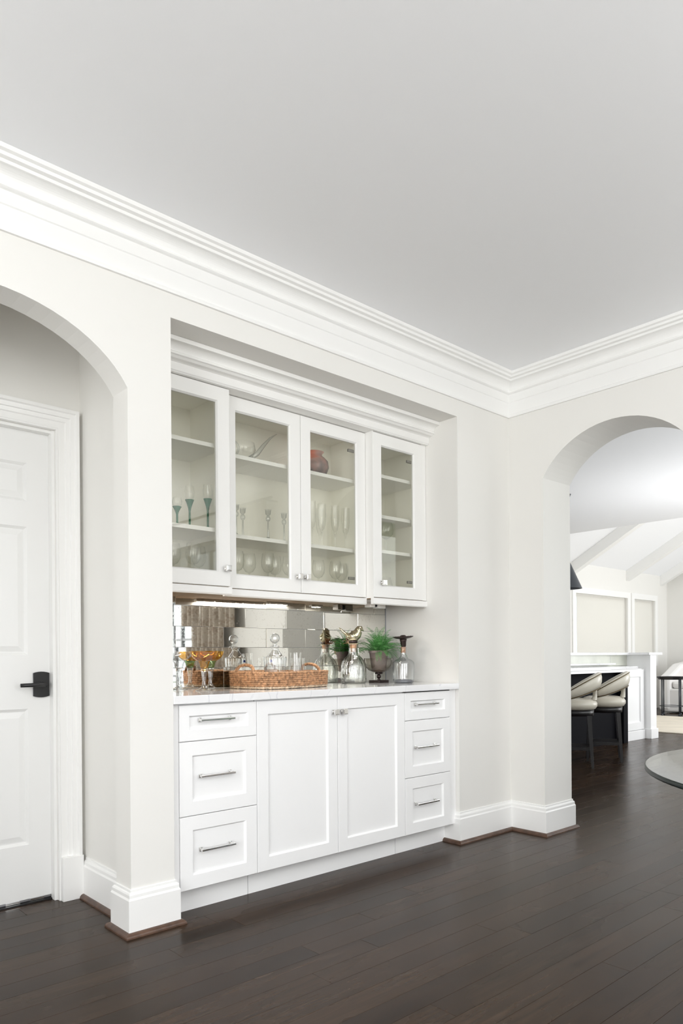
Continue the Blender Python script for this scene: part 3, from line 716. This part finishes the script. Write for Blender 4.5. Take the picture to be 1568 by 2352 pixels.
br = [.002, .005, .007, .0085, .016, .028, .034, .035, .031, .0255, .0235, .0225, .0175, .0065, .001]
bird.tube([(x, y_, z+.242) for x, y_, z in bp0], br, 16)
wing = [(.014, .026, .292), (-.002, .031, .287), (-.022, .026, .284), (-.042, .016, .292), (-.055, .010, .300)]
bird.tube(wing, [.004, .010, .010, .006, .001], 8, flat=.35); bird.tube([(x, -y_, z) for x, y_, z in wing], [.004, .010, .010, .006, .001], 8, flat=.35)
bird.lathe([(.020, .254), (.017, .262), (.014, .270)], 20)
b_ = build('bird_stopper', bird, 'gildbird', t); b_['label'] = 'gold mercury glass bird stopper'; 
for s in (-1, 1): sub(b_, 'eye', MB().tube([(.043, s*.0185, .322), (.043, s*.0215, .322)], .0035, 10), 'bronze')
rf = MB(); r_ = random.Random(8)
for k in range(13):
    q = R(60)+R(110)*k/12; l = r_.uniform(.035, .06); u_ = r_.uniform(-.2, 1.0); c_, s_2 = math.cos(q), math.sin(q)
    p_0 = Vector((.027*c_, .027*s_2, .238)); d_ = Vector((c_*math.cos(u_), s_2*math.cos(u_), math.sin(u_))); sd = Vector((-s_2, c_, 0))*.006
    p1, p2 = p_0+d_*l*.5+Vector((0, 0, .004)), p_0+d_*l
    rf.add([p_0-sd*.3, p_0+sd*.3, p1+sd, p1-sd, p2], [(0, 1, 2, 3), (3, 2, 4)])
rb_ = build('raffia_bow', rf, 'raffia', t); rb_['label'] = 'brown dried raffia leaves behind the neck'; sl_ = rb_.modifiers.new('solid', 'SOLIDIFY'); sl_.thickness = .0012
t.rotation_euler.z = R(-42)

# fern in footed bowl
FB = (1.632, .440, CT)
t = thing('footed_bowl', 'smoky glass footed bowl on a dark square base, holding the potted fern', 'bowl', FB, local=True)
build('bowl', MB().lathe([(.004, .061), (.030, .063), (.060, .074), (.080, .093), (.089, .118), (.090, .146), (.0925, .148)], 44), 'smoke', t, fix=False)
m_ = MB().box(-.043, .043, -.043, .043, 0, .015); build('square_base', m_, 'bronze', t, .0015)
m_ = MB().lathe([(0, .015), (.011, .016), (.007, .022)]+[(.013*math.sin(math.pi*k/8)+.001, .037-.013*math.cos(math.pi*k/8)) for k in range(1, 8)]+[(.008, .050), (.022, .053), (.027, .058), (.020, .062), (0, .062)], 24)
build('stem', m_, 'bronze', t)
t.rotation_euler.z = R(3)
P0 = (FB[0], FB[1], CT+.066)
t = thing('potted_fern', 'bushy green fern in a grey clay pot set inside the footed glass bowl', 'plant', P0, local=True)
build('pot', MB().lathe([(0, 0), (.040, 0), (.042, .002), (.057, .112), (.0605, .113), (.0605, .128), (.056, .128), (.055, .120), (0, .119)], 36), 'pot', t)
build('soil', MB().lathe([(.0, .1225), (.03, .124), (.0545, .1215)], 24, mod=lambda th, k: 1), 'soil', t)
def frond_mesh(seed):
    r_ = random.Random(seed); L_ = r_.uniform(.12, .175); bend = r_.uniform(.5, 1.25); m_ = MB(); n = 19; pts = []
    x = z = 0; ang = R(86)
    for k in range(n):
        pts.append((x, 0, z)); x += L_/n*math.cos(ang); z += L_/n*math.sin(ang); ang -= bend/n*1.35*(.4+k/n*1.2)
    m_.tube(pts, [.0011*(1-k/n*.7) for k in range(n)], 3)
    for k in range(2, n):
        px, _, pz = pts[k]; tx = pts[k][0]-pts[k-1][0]; tz = pts[k][2]-pts[k-1][2]; l = math.hypot(tx, tz); tx /= l; tz /= l
        s = math.sin(math.pi*min(1, (k+1.5)/(n+1.2)))**.7; ll = .0155*s+.002; wd = .0026
        for sd in (-1, 1):
            for h in (0,):
                bx, bz = px-tx*L_/n*h, pz-tz*L_/n*h; q = r_.uniform(-.003, .003); lw = ll*(1 if h == 0 else .93)
                m_.add([(bx-tx*wd*.5, 0, bz-tz*wd*.5), (bx+tx*wd*.6+tx*lw*.25, sd*lw*.5, bz+tz*wd*.6+tz*lw*.25-.001), (bx+tx*lw*.35, sd*lw, bz+tz*lw*.35-.003+q), (bx-tx*wd*.5+tx*lw*.15, sd*lw*.55, bz-tz*wd*.5+tz*lw*.15-.001)], [(0, 1, 2, 3)])
    me = bpy.data.meshes.new('frond'); me.from_pydata(m_.v, [], m_.f); me.materials.append(M['frond']); return me
FM = [frond_mesh(i) for i in range(7)]; rng = random.Random(5)
for k in range(110):
    o = bpy.data.objects.new('frond', FM[k % 7]); COL.objects.link(o); o.parent = t
    q = k*2.399; rr = .044*math.sqrt((k+.5)/110)
    o.location = (rr*math.cos(q), rr*math.sin(q), .120)
    tilt = R(-22)+(rr/.044)**1.2*R(84)+rng.uniform(-.22, .22)
    qq = q+rng.uniform(-.4, .4); o.rotation_euler = (rng.uniform(-.15, .15), tilt, qq); s = rng.uniform(.72, 1.12)*(1-.45*max(0, math.sin(qq))*rr/.044); o.scale = (s, s, s)

for k in range(16):
    o = bpy.data.objects.new('frond', FM[k % 7]); COL.objects.link(o); o.parent = t
    q = R(215)+R(120)*k/15; o.location = (.050*math.cos(q), .050*math.sin(q), .124); s = rng.uniform(.5, .72); o.scale = (s, s, s)
    o.rotation_euler = (0, R(88)+rng.uniform(-.25, .45), q+rng.uniform(-.3, .3))
# bottle with dark sombrero-shaped pourer
RB = (1.690, .290, CT)
sq = lambda th, k: (1+.04*abs(math.sin(2*th))**2) if k < 7 else 1
t = lathe_thing('glass_bottle', 'square-shouldered clear glass bottle with a dark hat-shaped stopper at the right', 'bottle', RB, [
    ('bottle_body', [(.052, .001), (.059, .006), (.0605, .022), (.062, .05), (.062, .112), (.060, .124), (.048, .136), (.030, .145), (.020, .156), (.0165, .172), (.0165, .205), (.0185, .207), (.0185, .212)], 'bottle', dict(n=64, mod=sq)),
    ('thick_base', [(0, .001), (.050, .001), (.054, .005), (.0555, .014), (.046, .020), (0, .025)], 'thickbase', dict(n=48)),
    ('cork', [(0, .178), (.0145, .178), (.0150, .214), (0, .215)], 'cork', dict(n=24))])
hat = MB().lathe([(.014, .215), (.016, .224), (.018, .246), (.020, .250), (.0215, .262), (.014, .264)], 24)
hp0 = [(.0, .262), (.020, .262), (.045, .266), (.060, .273), (.063, .276), (.060, .278), (.045, .277), (.022, .275), (.018, .281), (.012, .285), (0, .286)]
hat.lathe(hp0, 40)
for k in range(14):
    q = 2*math.pi*k/14; hat.lathe([(.0028, 0), (.002, .002), (0, .003)], 8, c=(.048*math.cos(q), .048*math.sin(q), .2765))
b_ = build('hat_stopper', hat, 'bronze', t); b_['label'] = 'dark studded hat-shaped stopper'; b_.rotation_euler = (R(0), R(0), 0)
b_.matrix_basis = Matrix.Translation((0, 0, .25)) @ Matrix.Rotation(R(-4), 4, 'Y') @ Matrix.Translation((0, 0, -.25))

# ---- contents of the wall cabinets
def clone(src, loc, label, rot=0):
    c = copy_tree(src); c.location = loc; c['label'] = label; c.rotation_euler.z = rot; return c
def wine(label, loc, group, h=.2, r=.036, scale=1):
    k = h/.2
    return lathe_thing('wine_glass', label, 'glass', loc, [
        ('foot', [(0, 0), (.033, 0), (.034, .0015), (.015, .005), (.005, .010)], 'glass', dict(n=28)),
        ('stem', [(.005, .010), (.0035, .03), (.0035, .085*k), (.006, .093*k)], 'glass', dict(n=12)),
        ('bowl', [(.006, .093*k), (.020, .100*k), (r*.92, .122*k), (r, .146*k), (r*.93, .175*k), (r*.80, .200*k)], 'glass', dict(n=32))], group)
# teal goblets
def goblet(label, loc, hs):
    return lathe_thing('teal_goblet', label, 'glass', loc, [
        ('foot', [(0, 0), (.024, 0), (.025, .002), (.008, .006)], 'teal', dict(n=28)),
        ('stem', [(.008, .006), (.0050, .02), (.0048, .092*hs), (.008, .110*hs), (.014, .130*hs), (.0215, .150*hs)], 'teal', dict(n=28)),
        ('bowl', [(.004, .118*hs), (.014, .142*hs), (.021, .165*hs), (.023, .19*hs), (.019, .22*hs)], 'glass', dict(n=28))], 'teal-stemmed goblets in the left wall cabinet')
S1 = 1.706
goblet('tall teal-stemmed goblet, rightmost on the left cabinet\'s middle shelf', (.385, .35, S1), 1.0)
goblet('teal-stemmed goblet second from the right on the left cabinet\'s middle shelf', (.315, .40, S1), .96)
goblet('short teal-stemmed goblet third from the right on the left cabinet\'s middle shelf', (.225, .36, S1), .62)
goblet('short teal goblet leftmost in view on the left cabinet\'s middle shelf', (.195, .44, S1), .55)
g = 'wine glasses in the left wall cabinet'
first = None
for k, (x, y_) in enumerate(((.15, .34), (.225, .40), (.30, .345), (.375, .42))):
    lb = 'clear wine glass on the left cabinet\'s bottom shelf, %s' % ['leftmost', 'second from left', 'third from left', 'rightmost'][k]
    if first is None: first = wine(lb, (x, y_, UZ0+.016), g, .19)
    else: clone(first, (x, y_, UZ0+.016), lb)
for k, (x, y_) in enumerate(((.60, .42), (.70, .46), (.77, .39), (.86, .45), (.93, .42))):
    clone(first, (x, y_, UZ0+.016), 'clear wine glass behind the middle cabinet\'s left door, bottom shelf, %s' % ORD[k])['group'] = 'wine glasses on the middle cabinet\'s bottom shelf'
for k, (x, y_) in enumerate(((1.14, .42), (1.25, .40), (1.34, .45))):
    clone(first, (x, y_, UZ0+.016), 'clear wine glass behind the middle cabinet\'s right door, bottom shelf, %s' % ['leftmost', 'middle one', 'rightmost'][k])['group'] = 'wine glasses on the middle cabinet\'s bottom shelf'
fl0 = None; S2 = 1.702
for k, (x, y_) in enumerate(((1.06, .38), (1.15, .40), (1.24, .39), (1.33, .40), (1.12, .50), (1.22, .50))):
    lb = 'champagne flute behind the middle cabinet\'s right door, middle shelf, %s' % ['front row leftmost', 'front row second', 'front row third', 'front row rightmost', 'back row left', 'back row right'][k]
    if fl0 is None:
        fl0 = lathe_thing('champagne_flute', lb, 'glass', (x, y_, S2), [
            ('foot', [(0, 0), (.030, 0), (.031, .0015), (.012, .005), (.004, .012)], 'glass', dict(n=28)),
            ('stem', [(.004, .012), (.0035, .05), (.006, .085), (.010, .090), (.006, .095)], 'glass', dict(n=12)),
            ('bowl', [(.006, .095), (.014, .105), (.020, .130), (.023, .17), (.022, .245)], 'glass', dict(n=28))], 'champagne flutes in the middle wall cabinet')
    else: clone(fl0, (x, y_, S2), lb)
cs0 = None
for k, (x, y_) in enumerate(((.58, .40), (.655, .45), (.78, .40), (.90, .42))):
    lb = 'slender clear candlestick behind the middle cabinet\'s left door, %s' % ['leftmost', 'second from left', 'third from left', 'rightmost'][k]
    if cs0 is None:
        cs0 = lathe_thing('glass_candlestick', lb, 'candlestick', (x, y_, S2), [
            ('foot', [(0, 0), (.036, 0), (.036, .003), (.012, .010), (.005, .02)], 'crystal', dict(n=28)),
            ('stem', [(.005, .02), (.004, .10), (.010, .105), (.013, .115), (.010, .125), (.005, .130)], 'crystal', dict(n=12)),
            ('cup', [(.005, .130), (.013, .138), (.015, .160), (.018, .162)], 'crystal', dict(n=24))], 'glass candlesticks in the middle wall cabinet')
    else: clone(cs0, (x, y_, S2), lb)
# glass vase of swan-like shape on the middle cabinet's top shelf
t = thing('glass_sculpture', 'clear glass bird-shaped bowl with sweeping neck on the middle cabinet\'s top shelf', 'sculpture', (.70, .44, 2.098), local=True)
build('bowl', MB().lathe([(0, .002), (.03, .002), (.06, .025), (.075, .06), (.07, .095)], 32, c=(-.06, 0, 0)), 'glass', t, fix=False)
nk = MB().tube([(-.02, -.02, .02), (.02, -.03, .05), (.06, -.03, .10), (.11, -.02, .15), (.17, .0, .19)], [.013, .012, .010, .006, .002], 10)
build('neck', nk, 'crystal', t, fix=False)
build('loop', MB().tube([(-.13+.035*math.cos(q), -.03, .055+.035*math.sin(q)) for q in [i*math.pi/10 for i in range(20)]], .005, 8, closed=True), 'crystal', t, fix=False)
lathe_thing('raku_pot', 'round red and charcoal raku pottery jar behind the middle cabinet\'s right door', 'pot', (1.135, .445, 2.098), [
    ('body', [(0, 0), (.045, .0), (.070, .022), (.083, .055), (.078, .088), (.058, .110), (.044, .122), (.046, .134), (.055, .142), (.050, .143), (.040, .128), (.03, .12)], 'raku', dict(n=40))])
wine('large clear wine glass on the right cabinet\'s lower middle shelf', (1.62, .36, 1.710), 'glasses in the right wall cabinet', .18, .045)
lathe_thing('glass_jar', 'squat clear glass bowl on the right cabinet\'s bottom shelf', 'jar', (1.60, .36, UZ0+.016), [
    ('bowl', [(0, .004), (.03, .003), (.05, .03), (.055, .06), (.045, .10), (.04, .12)], 'glass', dict(n=32)), ('foot', [(0, 0), (.03, 0), (.03, .004), (0, .004)], 'crystal', dict(n=32))])

# ---------------------------------------------------------------- glass table at lower right
t = thing('glass_table', 'round glass-topped table whose edge enters the frame at lower right', 'table', (1.013, -2.305, 0))
mb = MB().lathe([(0, .7575), (.735, .7575)], 96, c=(1.013, -2.305, 0), smooth=False)
top_ = build('glass_top', mb, 'tableglass', t)
build('glass_edge', MB().lathe([(.735, .7575), (.7375, .7565), (.7375, .744), (.735, .7425)], 96, c=(1.013, -2.305, 0)), 'glassedge', t)
build('pedestal', MB().lathe([(0, 0), (.26, 0), (.26, .02), (.06, .05), (.05, .3), (.07, .6), (.2, .735), (.2, .7575), (0, .7575)], 32, c=(1.013, -2.305, 0)), 'ebony', t)

# ---------------------------------------------------------------- window and curtains of the right wall (seen in the mirror tiles)
wnd = struct('window_1', MB().sweep([(wy0, wz0), (wy1, wz0), (wy1, wz1), (wy0, wz1)], [(0, 0), (.06, 0), (.06, .06), (0, .06)], lambda u, v, h: (C+.12+h, u, v), side=1, closed=True), 'greyw')
OFF[wnd.name] = Vector((0, 0, 0))
for k in range(1, 4):
    yy = wy0+(wy1-wy0)*k/4; build('mullion', MB().box(C+.13, C+.17, yy-.014, yy+.014, wz0+.05, wz1-.05), 'greyw', wnd)
for k in range(1, 4):
    zz = wz0+(wz1-wz0)*k/4; build('muntin', MB().box(C+.135, C+.165, wy0+.05, wy1-.05, zz-.012, zz+.012), 'greyw', wnd)
build('window_pane', MB().box(C+.148, C+.151, wy0+.05, wy1-.05, wz0+.05, wz1-.05), 'winpane', wnd)
struct('trim_5', MB().sweep([(wy0, wz0), (wy1, wz0), (wy1, wz1), (wy0, wz1)], [(0, 0), (-.09, 0), (-.09, -.02), (0, -.02)], lambda u, v, h: (C+h, u, v), side=1, closed=True), 'trim')
def curtain(y0, y1, label):
    m_ = MB(); n = 120; vs = []
    for k in range(n+1):
        s = k/n; yy = y0+(y1-y0)*s; xx = C-.10+.035*math.sin(s*2*math.pi*8)+.008*math.sin(s*31)
        for z in (.02, .9, 1.7, 2.46): vs.append((xx+.006*math.sin(z*3+s*20), yy, z))
    fs = [(k*4+j, k*4+4+j, k*4+5+j, k*4+1+j) for k in range(n) for j in range(3)]
    m_.add(vs, fs, True)
    o = single('curtain', m_, 'curtain', label, 'curtain', (C-.1, (y0+y1)/2, 0))
    s = o.modifiers.new('solid', 'SOLIDIFY'); s.thickness = .003
    return o
curtain(-2.62, -1.83, 'pleated taupe damask curtain reflected in the mirror tiles'); curtain(-4.75, -4.05, 'pleated taupe damask curtain on the far side of the window, toward the camera')
t = thing('curtain_rod', 'dark curtain rod above the window on the right wall', 'rod', (C-.1, -3.3, 2.48))
build('rod', MB().tube([(C-.1, -4.85, 2.48), (C-.1, -1.75, 2.48)], .013, 12), 'bronze', t)
for yy in (-4.8, -1.8): build('bracket', MB().box(C-.11, C-.001, yy-.01, yy+.01, 2.455, 2.467), 'bronze', t)
# garden outside
struct('ground', MB().box(-12, 30, -20, -5.2, -.2, -.1).box(C+T+.0, 30, -5.2, KS-.13, -.2, -.1).box(-12, 30, KY+.2, 20, -.2, -.1), 'grass')
hd = MB(); rg = random.Random(2)
def blob(m_, c, r):
    pr = [(r*math.sin(math.pi*k/8)+.001, -r*math.cos(math.pi*k/8)) for k in range(9)]
    ph = rg.random()*6
    m_.lathe(pr, 12, c=c, mod=lambda th, k: 1+.18*math.sin(3*th+ph+k)+.12*math.sin(7*th+2*k))
for k in range(46): blob(hd, (5.0+rg.random()*2.4, -5.2+rg.random()*1.9, rg.random()*2.6), .45+rg.random()*.35)
o = single('garden_hedge', hd, 'leaf', 'leafy green hedge outside the window, seen only in the mirror tiles', 'hedge', (6, -3.6, 0)); o['kind'] = 'stuff'
hd = MB()
for k in range(40): blob(hd, (9.2+rg.random()*3, 6.5+rg.random()*1.5, rg.random()*3.0), .5+rg.random()*.4)
o = single('garden_shrubbery', hd, 'leaf', 'green shrubbery glimpsed beside the shade of the living room window', 'shrub', (11, 7, 0)); o['kind'] = 'stuff'

# ---------------------------------------------------------------- kitchen beyond the right arch
PY = 1.66
t = thing('kitchen_peninsula', 'white and dark kitchen peninsula with marble raised bar beyond the arch', 'counter', (6.3, 1.9, 0))
build('dark_base', MB().box(3.6, 7.18, PY+.03, 2.25, 0, .915), 'navy', t)
build('dark_post', MB().box(7.06, 7.17, PY-.06, PY+.02, 0, .915), 'navy', t, .003)
fr = MB().box(7.185, 7.74, PY+.03, 2.25, 0, .915)
build('side_base', fr, 'cab', t)
f_, p_ = shaker(7.185, 7.735, .13, .905, PY, .10, th=.028, rec=.015); build('end_frame', f_, 'cab', t); build('end_panel', p_, 'cab', t)
build('plinth', MB().box(7.185, 7.735, PY-.012, PY+.03, 0, .12), 'cab', t, .004)
cl = build('column', MB().box(7.76, 7.93, 1.585, 2.3, 0, 1.092), 'cab', t, .004)
build('column_plinth', MB().box(7.745, 7.95, 1.57, 2.32, 0, .13), 'cab', t, .004)
build('worktop', MB().box(3.6, 7.24, 1.50, 1.90, .917, .953), 'quartz', t, .003)
build('apron', MB().box(3.6, 7.235, 1.512, 1.53, .885, .9165), 'cab', t)
build('marble_upstand', MB().box(3.6, 7.755, 1.90, 1.96, .954, 1.092), 'stone', t)
for jx in (4.9, 6.2, 7.3): build('joint', MB().box(jx, jx+.004, 1.8985, 1.90, .992, 1.092), 'steel', t)
build('ledge', MB().box(3.6, 7.3, 1.82, 1.899, .970, .990), 'quartz', t, .002)
build('raised_bar_top', MB().box(3.6, 8.28, 1.62 if 0 else 1.84, 2.36, 1.0925, 1.124), 'quartz', t, .003)
build('bar_top_return', MB().box(7.70, 8.08, 1.57, 1.8395, 1.0925, 1.124), 'quartz', t, .003)

def stool(loc, rot, label):
    t = thing('bar_stool', label, 'stool', loc, 'bar stools at the kitchen peninsula', local=True); t.rotation_euler.z = rot
    # local: back direction = +X
    seat = MB().lathe([(0, .556), (.165, .556), (.195, .566), (.214, .595), (.214, .622), (.196, .650), (.15, .664), (0, .668)], 36, mod=lambda th, k: 1+.03*abs(math.sin(2*th))); build('seat', seat, 'leather', t)
    build('apron', MB().lathe([(0, .50), (.178, .50), (.184, .556), (0, .556)], 24), 'ebony', t)
    n = 36; vs = []; top = []; bot = []
    for k in range(n+1):
        a_ = R(-108)+R(216)*k/n; c = math.cos(a_/2*1.55); c = max(0, c)
        zt = .70+.225*max(0, math.cos(a_*.72))**1.1; zb = .655+.11*max(0, math.cos(a_*.8))**1.5
        ro = .232+.02*(zt-.7)
        rows_ = [(ro-.022, zb+.004), (ro, zb), (ro+.020, (zb*.6+zt*.4)), (ro+.022, zb*.3+zt*.7), (ro+.010, zt-.004), (ro-.012, zt), (ro-.026, zt-.012), (ro-.024, (zb+zt)/2)]
        for q, z in rows_: vs.append((q*math.cos(a_), q*math.sin(a_), z))
        top.append(((ro+.016)*math.cos(a_), (ro+.016)*math.sin(a_), zt-.012)); bot.append(((ro+.006)*math.cos(a_), (ro+.006)*math.sin(a_), zb+.010))
    m_ = MB(); fs = [(k*8+j, k*8+8+j, k*8+8+(j+1) % 8, k*8+(j+1) % 8) for k in range(n) for j in range(8)]
    fs += [tuple(range(8)), tuple(n*8+j for j in reversed(range(8)))]
    m_.add(vs, fs, True); bk = build('backrest', m_, 'leather', t)
    nm = MB().tube(top, .0045, 5).tube(bot, .0045, 5); build('nailhead_trim', nm, 'nail', bk, off=(0, 0, 0))
    m_ = MB(); vs = []; NN = 9; prof_ = ((.655, .10, 0), (.69, .066, .0), (.72, .060, 0), (.745, .075, .0), (.775, .12, 0))
    for z, hw, _ in prof_:
        for k in range(NN):
            a_ = (k/(NN-1)*2-1)*hw/.22; vs.append((.212*math.cos(a_), .212*math.sin(a_), z))
        for k in range(NN):
            a_ = -(k/(NN-1)*2-1)*hw/.22; vs.append((.180*math.cos(a_), .180*math.sin(a_), z))
    q = 2*NN; fs = [(k*q+j, k*q+(j+1) % q, k*q+q+(j+1) % q, k*q+q+j) for k in range(4) for j in range(q)]
    m_.add(vs, fs, True); build('back_support', m_, 'leather', t)
    for sx in (-1, 1):
        for sy_ in (-1, 1):
            m_ = MB(); a0 = (sx*.135, sy_*.135); a1 = (sx*.165, sy_*.165)
            v_ = []
            for (cx_, cy_), z, h in ((a1, 0, .013), (a0, .505, .021)):
                v_ += [(cx_-h, cy_-h, z), (cx_+h, cy_-h, z), (cx_+h, cy_+h, z), (cx_-h, cy_+h, z)]
            m_.add(v_, [(0, 3, 2, 1), (4, 5, 6, 7), (0, 1, 5, 4), (1, 2, 6, 5), (2, 3, 7, 6), (3, 0, 4, 7)]); build('leg', m_, 'ebony', t)
    for s in (-1, 1):
        build('stretcher', MB().box(-.145, .145, s*.153-.009, s*.153+.009, .17, .20), 'ebony', t)
        build('stretcher', MB().box(s*.153-.009, s*.153+.009, -.145, .145, .19, .22), 'ebony', t)
    kids(t); return t
stool((5.60, 1.09, 0), R(-60), 'cream leather bar stool with nailhead trim, the fully visible right-hand one')
stool((5.02, 1.09, 0), R(-60), 'cream leather bar stool cut by the arch edge, left of the other')
# pendant
PX, PYY = 5.565, 1.5
t = thing('pendant_lamp', 'dark slate cone pendant lamp hanging over the kitchen peninsula', 'lamp', (PX, PYY, 1.81))
build('shade', MB().lathe([(.012, 2.16), (.03, 2.14), (.168, 1.822), (.170, 1.815), (.165, 1.817), (.026, 2.13)], 40, c=(PX, PYY, 0)), 'pendant', t)
build('cord', MB().tube([(PX, PYY, 2.155), (PX, PYY, CEIL)], .004, 8), 'black', t)
build('canopy', MB().lathe([(0, CEIL-.03), (.05, CEIL-.025), (.06, CEIL-.001), (0, CEIL-.001)], 24, c=(PX, PYY, 0)), 'pendant', t)

# living room windows and shades
for k, (x0, x1) in enumerate(((10.10, 12.02), (12.30, 13.20))):
    wn = struct('window_%d' % (k+2), MB().sweep([(x0, .98), (x1, .98), (x1, 2.2), (x0, 2.2)], [(0, 0), (.05, 0), (.05, .05), (0, .05)], lambda u, v, h: (u, KY+.05+h, v), side=1, closed=True), 'trim'); OFF[wn.name] = Vector((0, 0, 0))
    build('window_pane', MB().box(x0+.04, x1-.04, KY+.074, KY+.077, 1.02, 2.16), 'winpane', wn)
    build('casing', MB().sweep([(x0, .98), (x1, .98), (x1, 2.2), (x0, 2.2)], [(0, 0), (-.11, 0), (-.11, -.025), (0, -.025)], lambda u, v, h: (u, KY+h, v), side=1, closed=True), 'trim', wn)
    a0, a1 = x0+.12, x1-.01
    t = thing('roman_shade', ['wide', 'narrow'][k]+' cream roman shade lowered over the living room window, '+['left of the two', 'right of the two'][k], 'blind', ((x0+x1)/2, KY+.03, .98))
    m_ = MB(); vs = []; pr = [(2.19, .035), (1.9, .030), (1.6, .034), (1.3, .030), (1.16, .032), (1.13, .012), (1.10, .030), (1.075, .008), (1.05, .03), (1.03, .03)]
    for z, yy in pr: vs += [(a0, KY+yy, z), (a1, KY+yy, z), (a1, KY+yy+.004, z), (a0, KY+yy+.004, z)]
    m_.add(vs, [(j*4+i, j*4+(i+1) % 4, j*4+4+(i+1) % 4, j*4+4+i) for j in range(len(pr)-1) for i in range(4)]+[(0, 1, 2, 3), tuple(len(pr)*4-4+i for i in (3, 2, 1, 0))]); build('fabric', m_, 'shade', t)
    build('hem_bar', MB().box(a0, a1, KY+.02, KY+.036, 1.018, 1.034), 'shade', t)

# sofa, side table, rug
single('area_rug', MB().box(8.62, 11.3, -1.2, 3.55, .0, .014), 'rugm', 'large cream rug on the living room floor', 'rug', (10, 1.2, 0), .004)
t = thing('armchair', 'white slipcovered armchair beside the black side table in the living room', 'armchair', (12.6, 2.75, 0))
build('base', MB().box(12.05, 13.25, 2.1, 3.35, .03, .46), 'linen', t, .03)
build('seat_cushion', MB().box(12.08, 13.0, 2.28, 3.17, .462, .60), 'linen', t, .05)
m_ = MB().prism([(12.92, .46), (13.28, .46), (13.36, 1.0), (13.28, 1.06), (13.16, 1.04)], lambda u, v, h: (u, h, v), 2.1, 3.35); build('backrest', m_, 'linen', t, .05)
for ya, yb in ((2.1, 2.27), (3.18, 3.40)):
    m_ = MB().prism([(12.03, .05), (13.2, .05), (13.28, .98), (12.62, .92), (12.2, .74), (12.03, .68)], lambda u, v, h: (u, h, v), ya, yb); build('arm', m_, 'linen', t, .05)
m_ = MB()
m_.lathe([(0, -.21), (.12, -.20), (.19, -.12), (.205, 0), (.19, .12), (.12, .20), (0, .21)], 24); 
m_.v = [(v[0]*.38, v[1]*1.05, v[2]) for v in m_.v]
cu = build('throw_cushion', m_, 'pink', None, off=(0, 0, 0)); cu.location = (12.78, 2.95, .83); cu.rotation_euler = (0, R(14), 0); tag(cu, 'blush pink throw cushion leaning on the white armchair', 'cushion')
t = thing('side_table', 'slim black metal side table with three visible legs in front of the armchair', 'table', (11.62, 2.98, 0))
TX, TY = 11.62, 2.98
m_ = MB().lathe([(0, .655), (.20, .655), (.245, .70), (.25, .70), (.21, .648), (0, .645)], 24, c=(TX, TY, 0), smooth=False); build('tray_top', m_, 'black', t)
for k in range(4):
    q = R(45+90*k+18); lx, ly = TX+.20*math.cos(q), TY+.20*math.sin(q)
    m_ = MB().tube([(lx, ly, 0.012), (lx, ly, .65)], .012, 8); m_.lathe([(0, 0), (.022, .001), (.018, .012), (.026, .022), (.012, .035)], 10, c=(lx, ly, 0)); build('leg', m_, 'pendant', t)
build('ring_stretcher', MB().tube([(TX+.2*math.cos(q), TY+.2*math.sin(q), .17) for q in [i*math.pi/12 for i in range(24)]], .006, 6, closed=True), 'pendant', t)
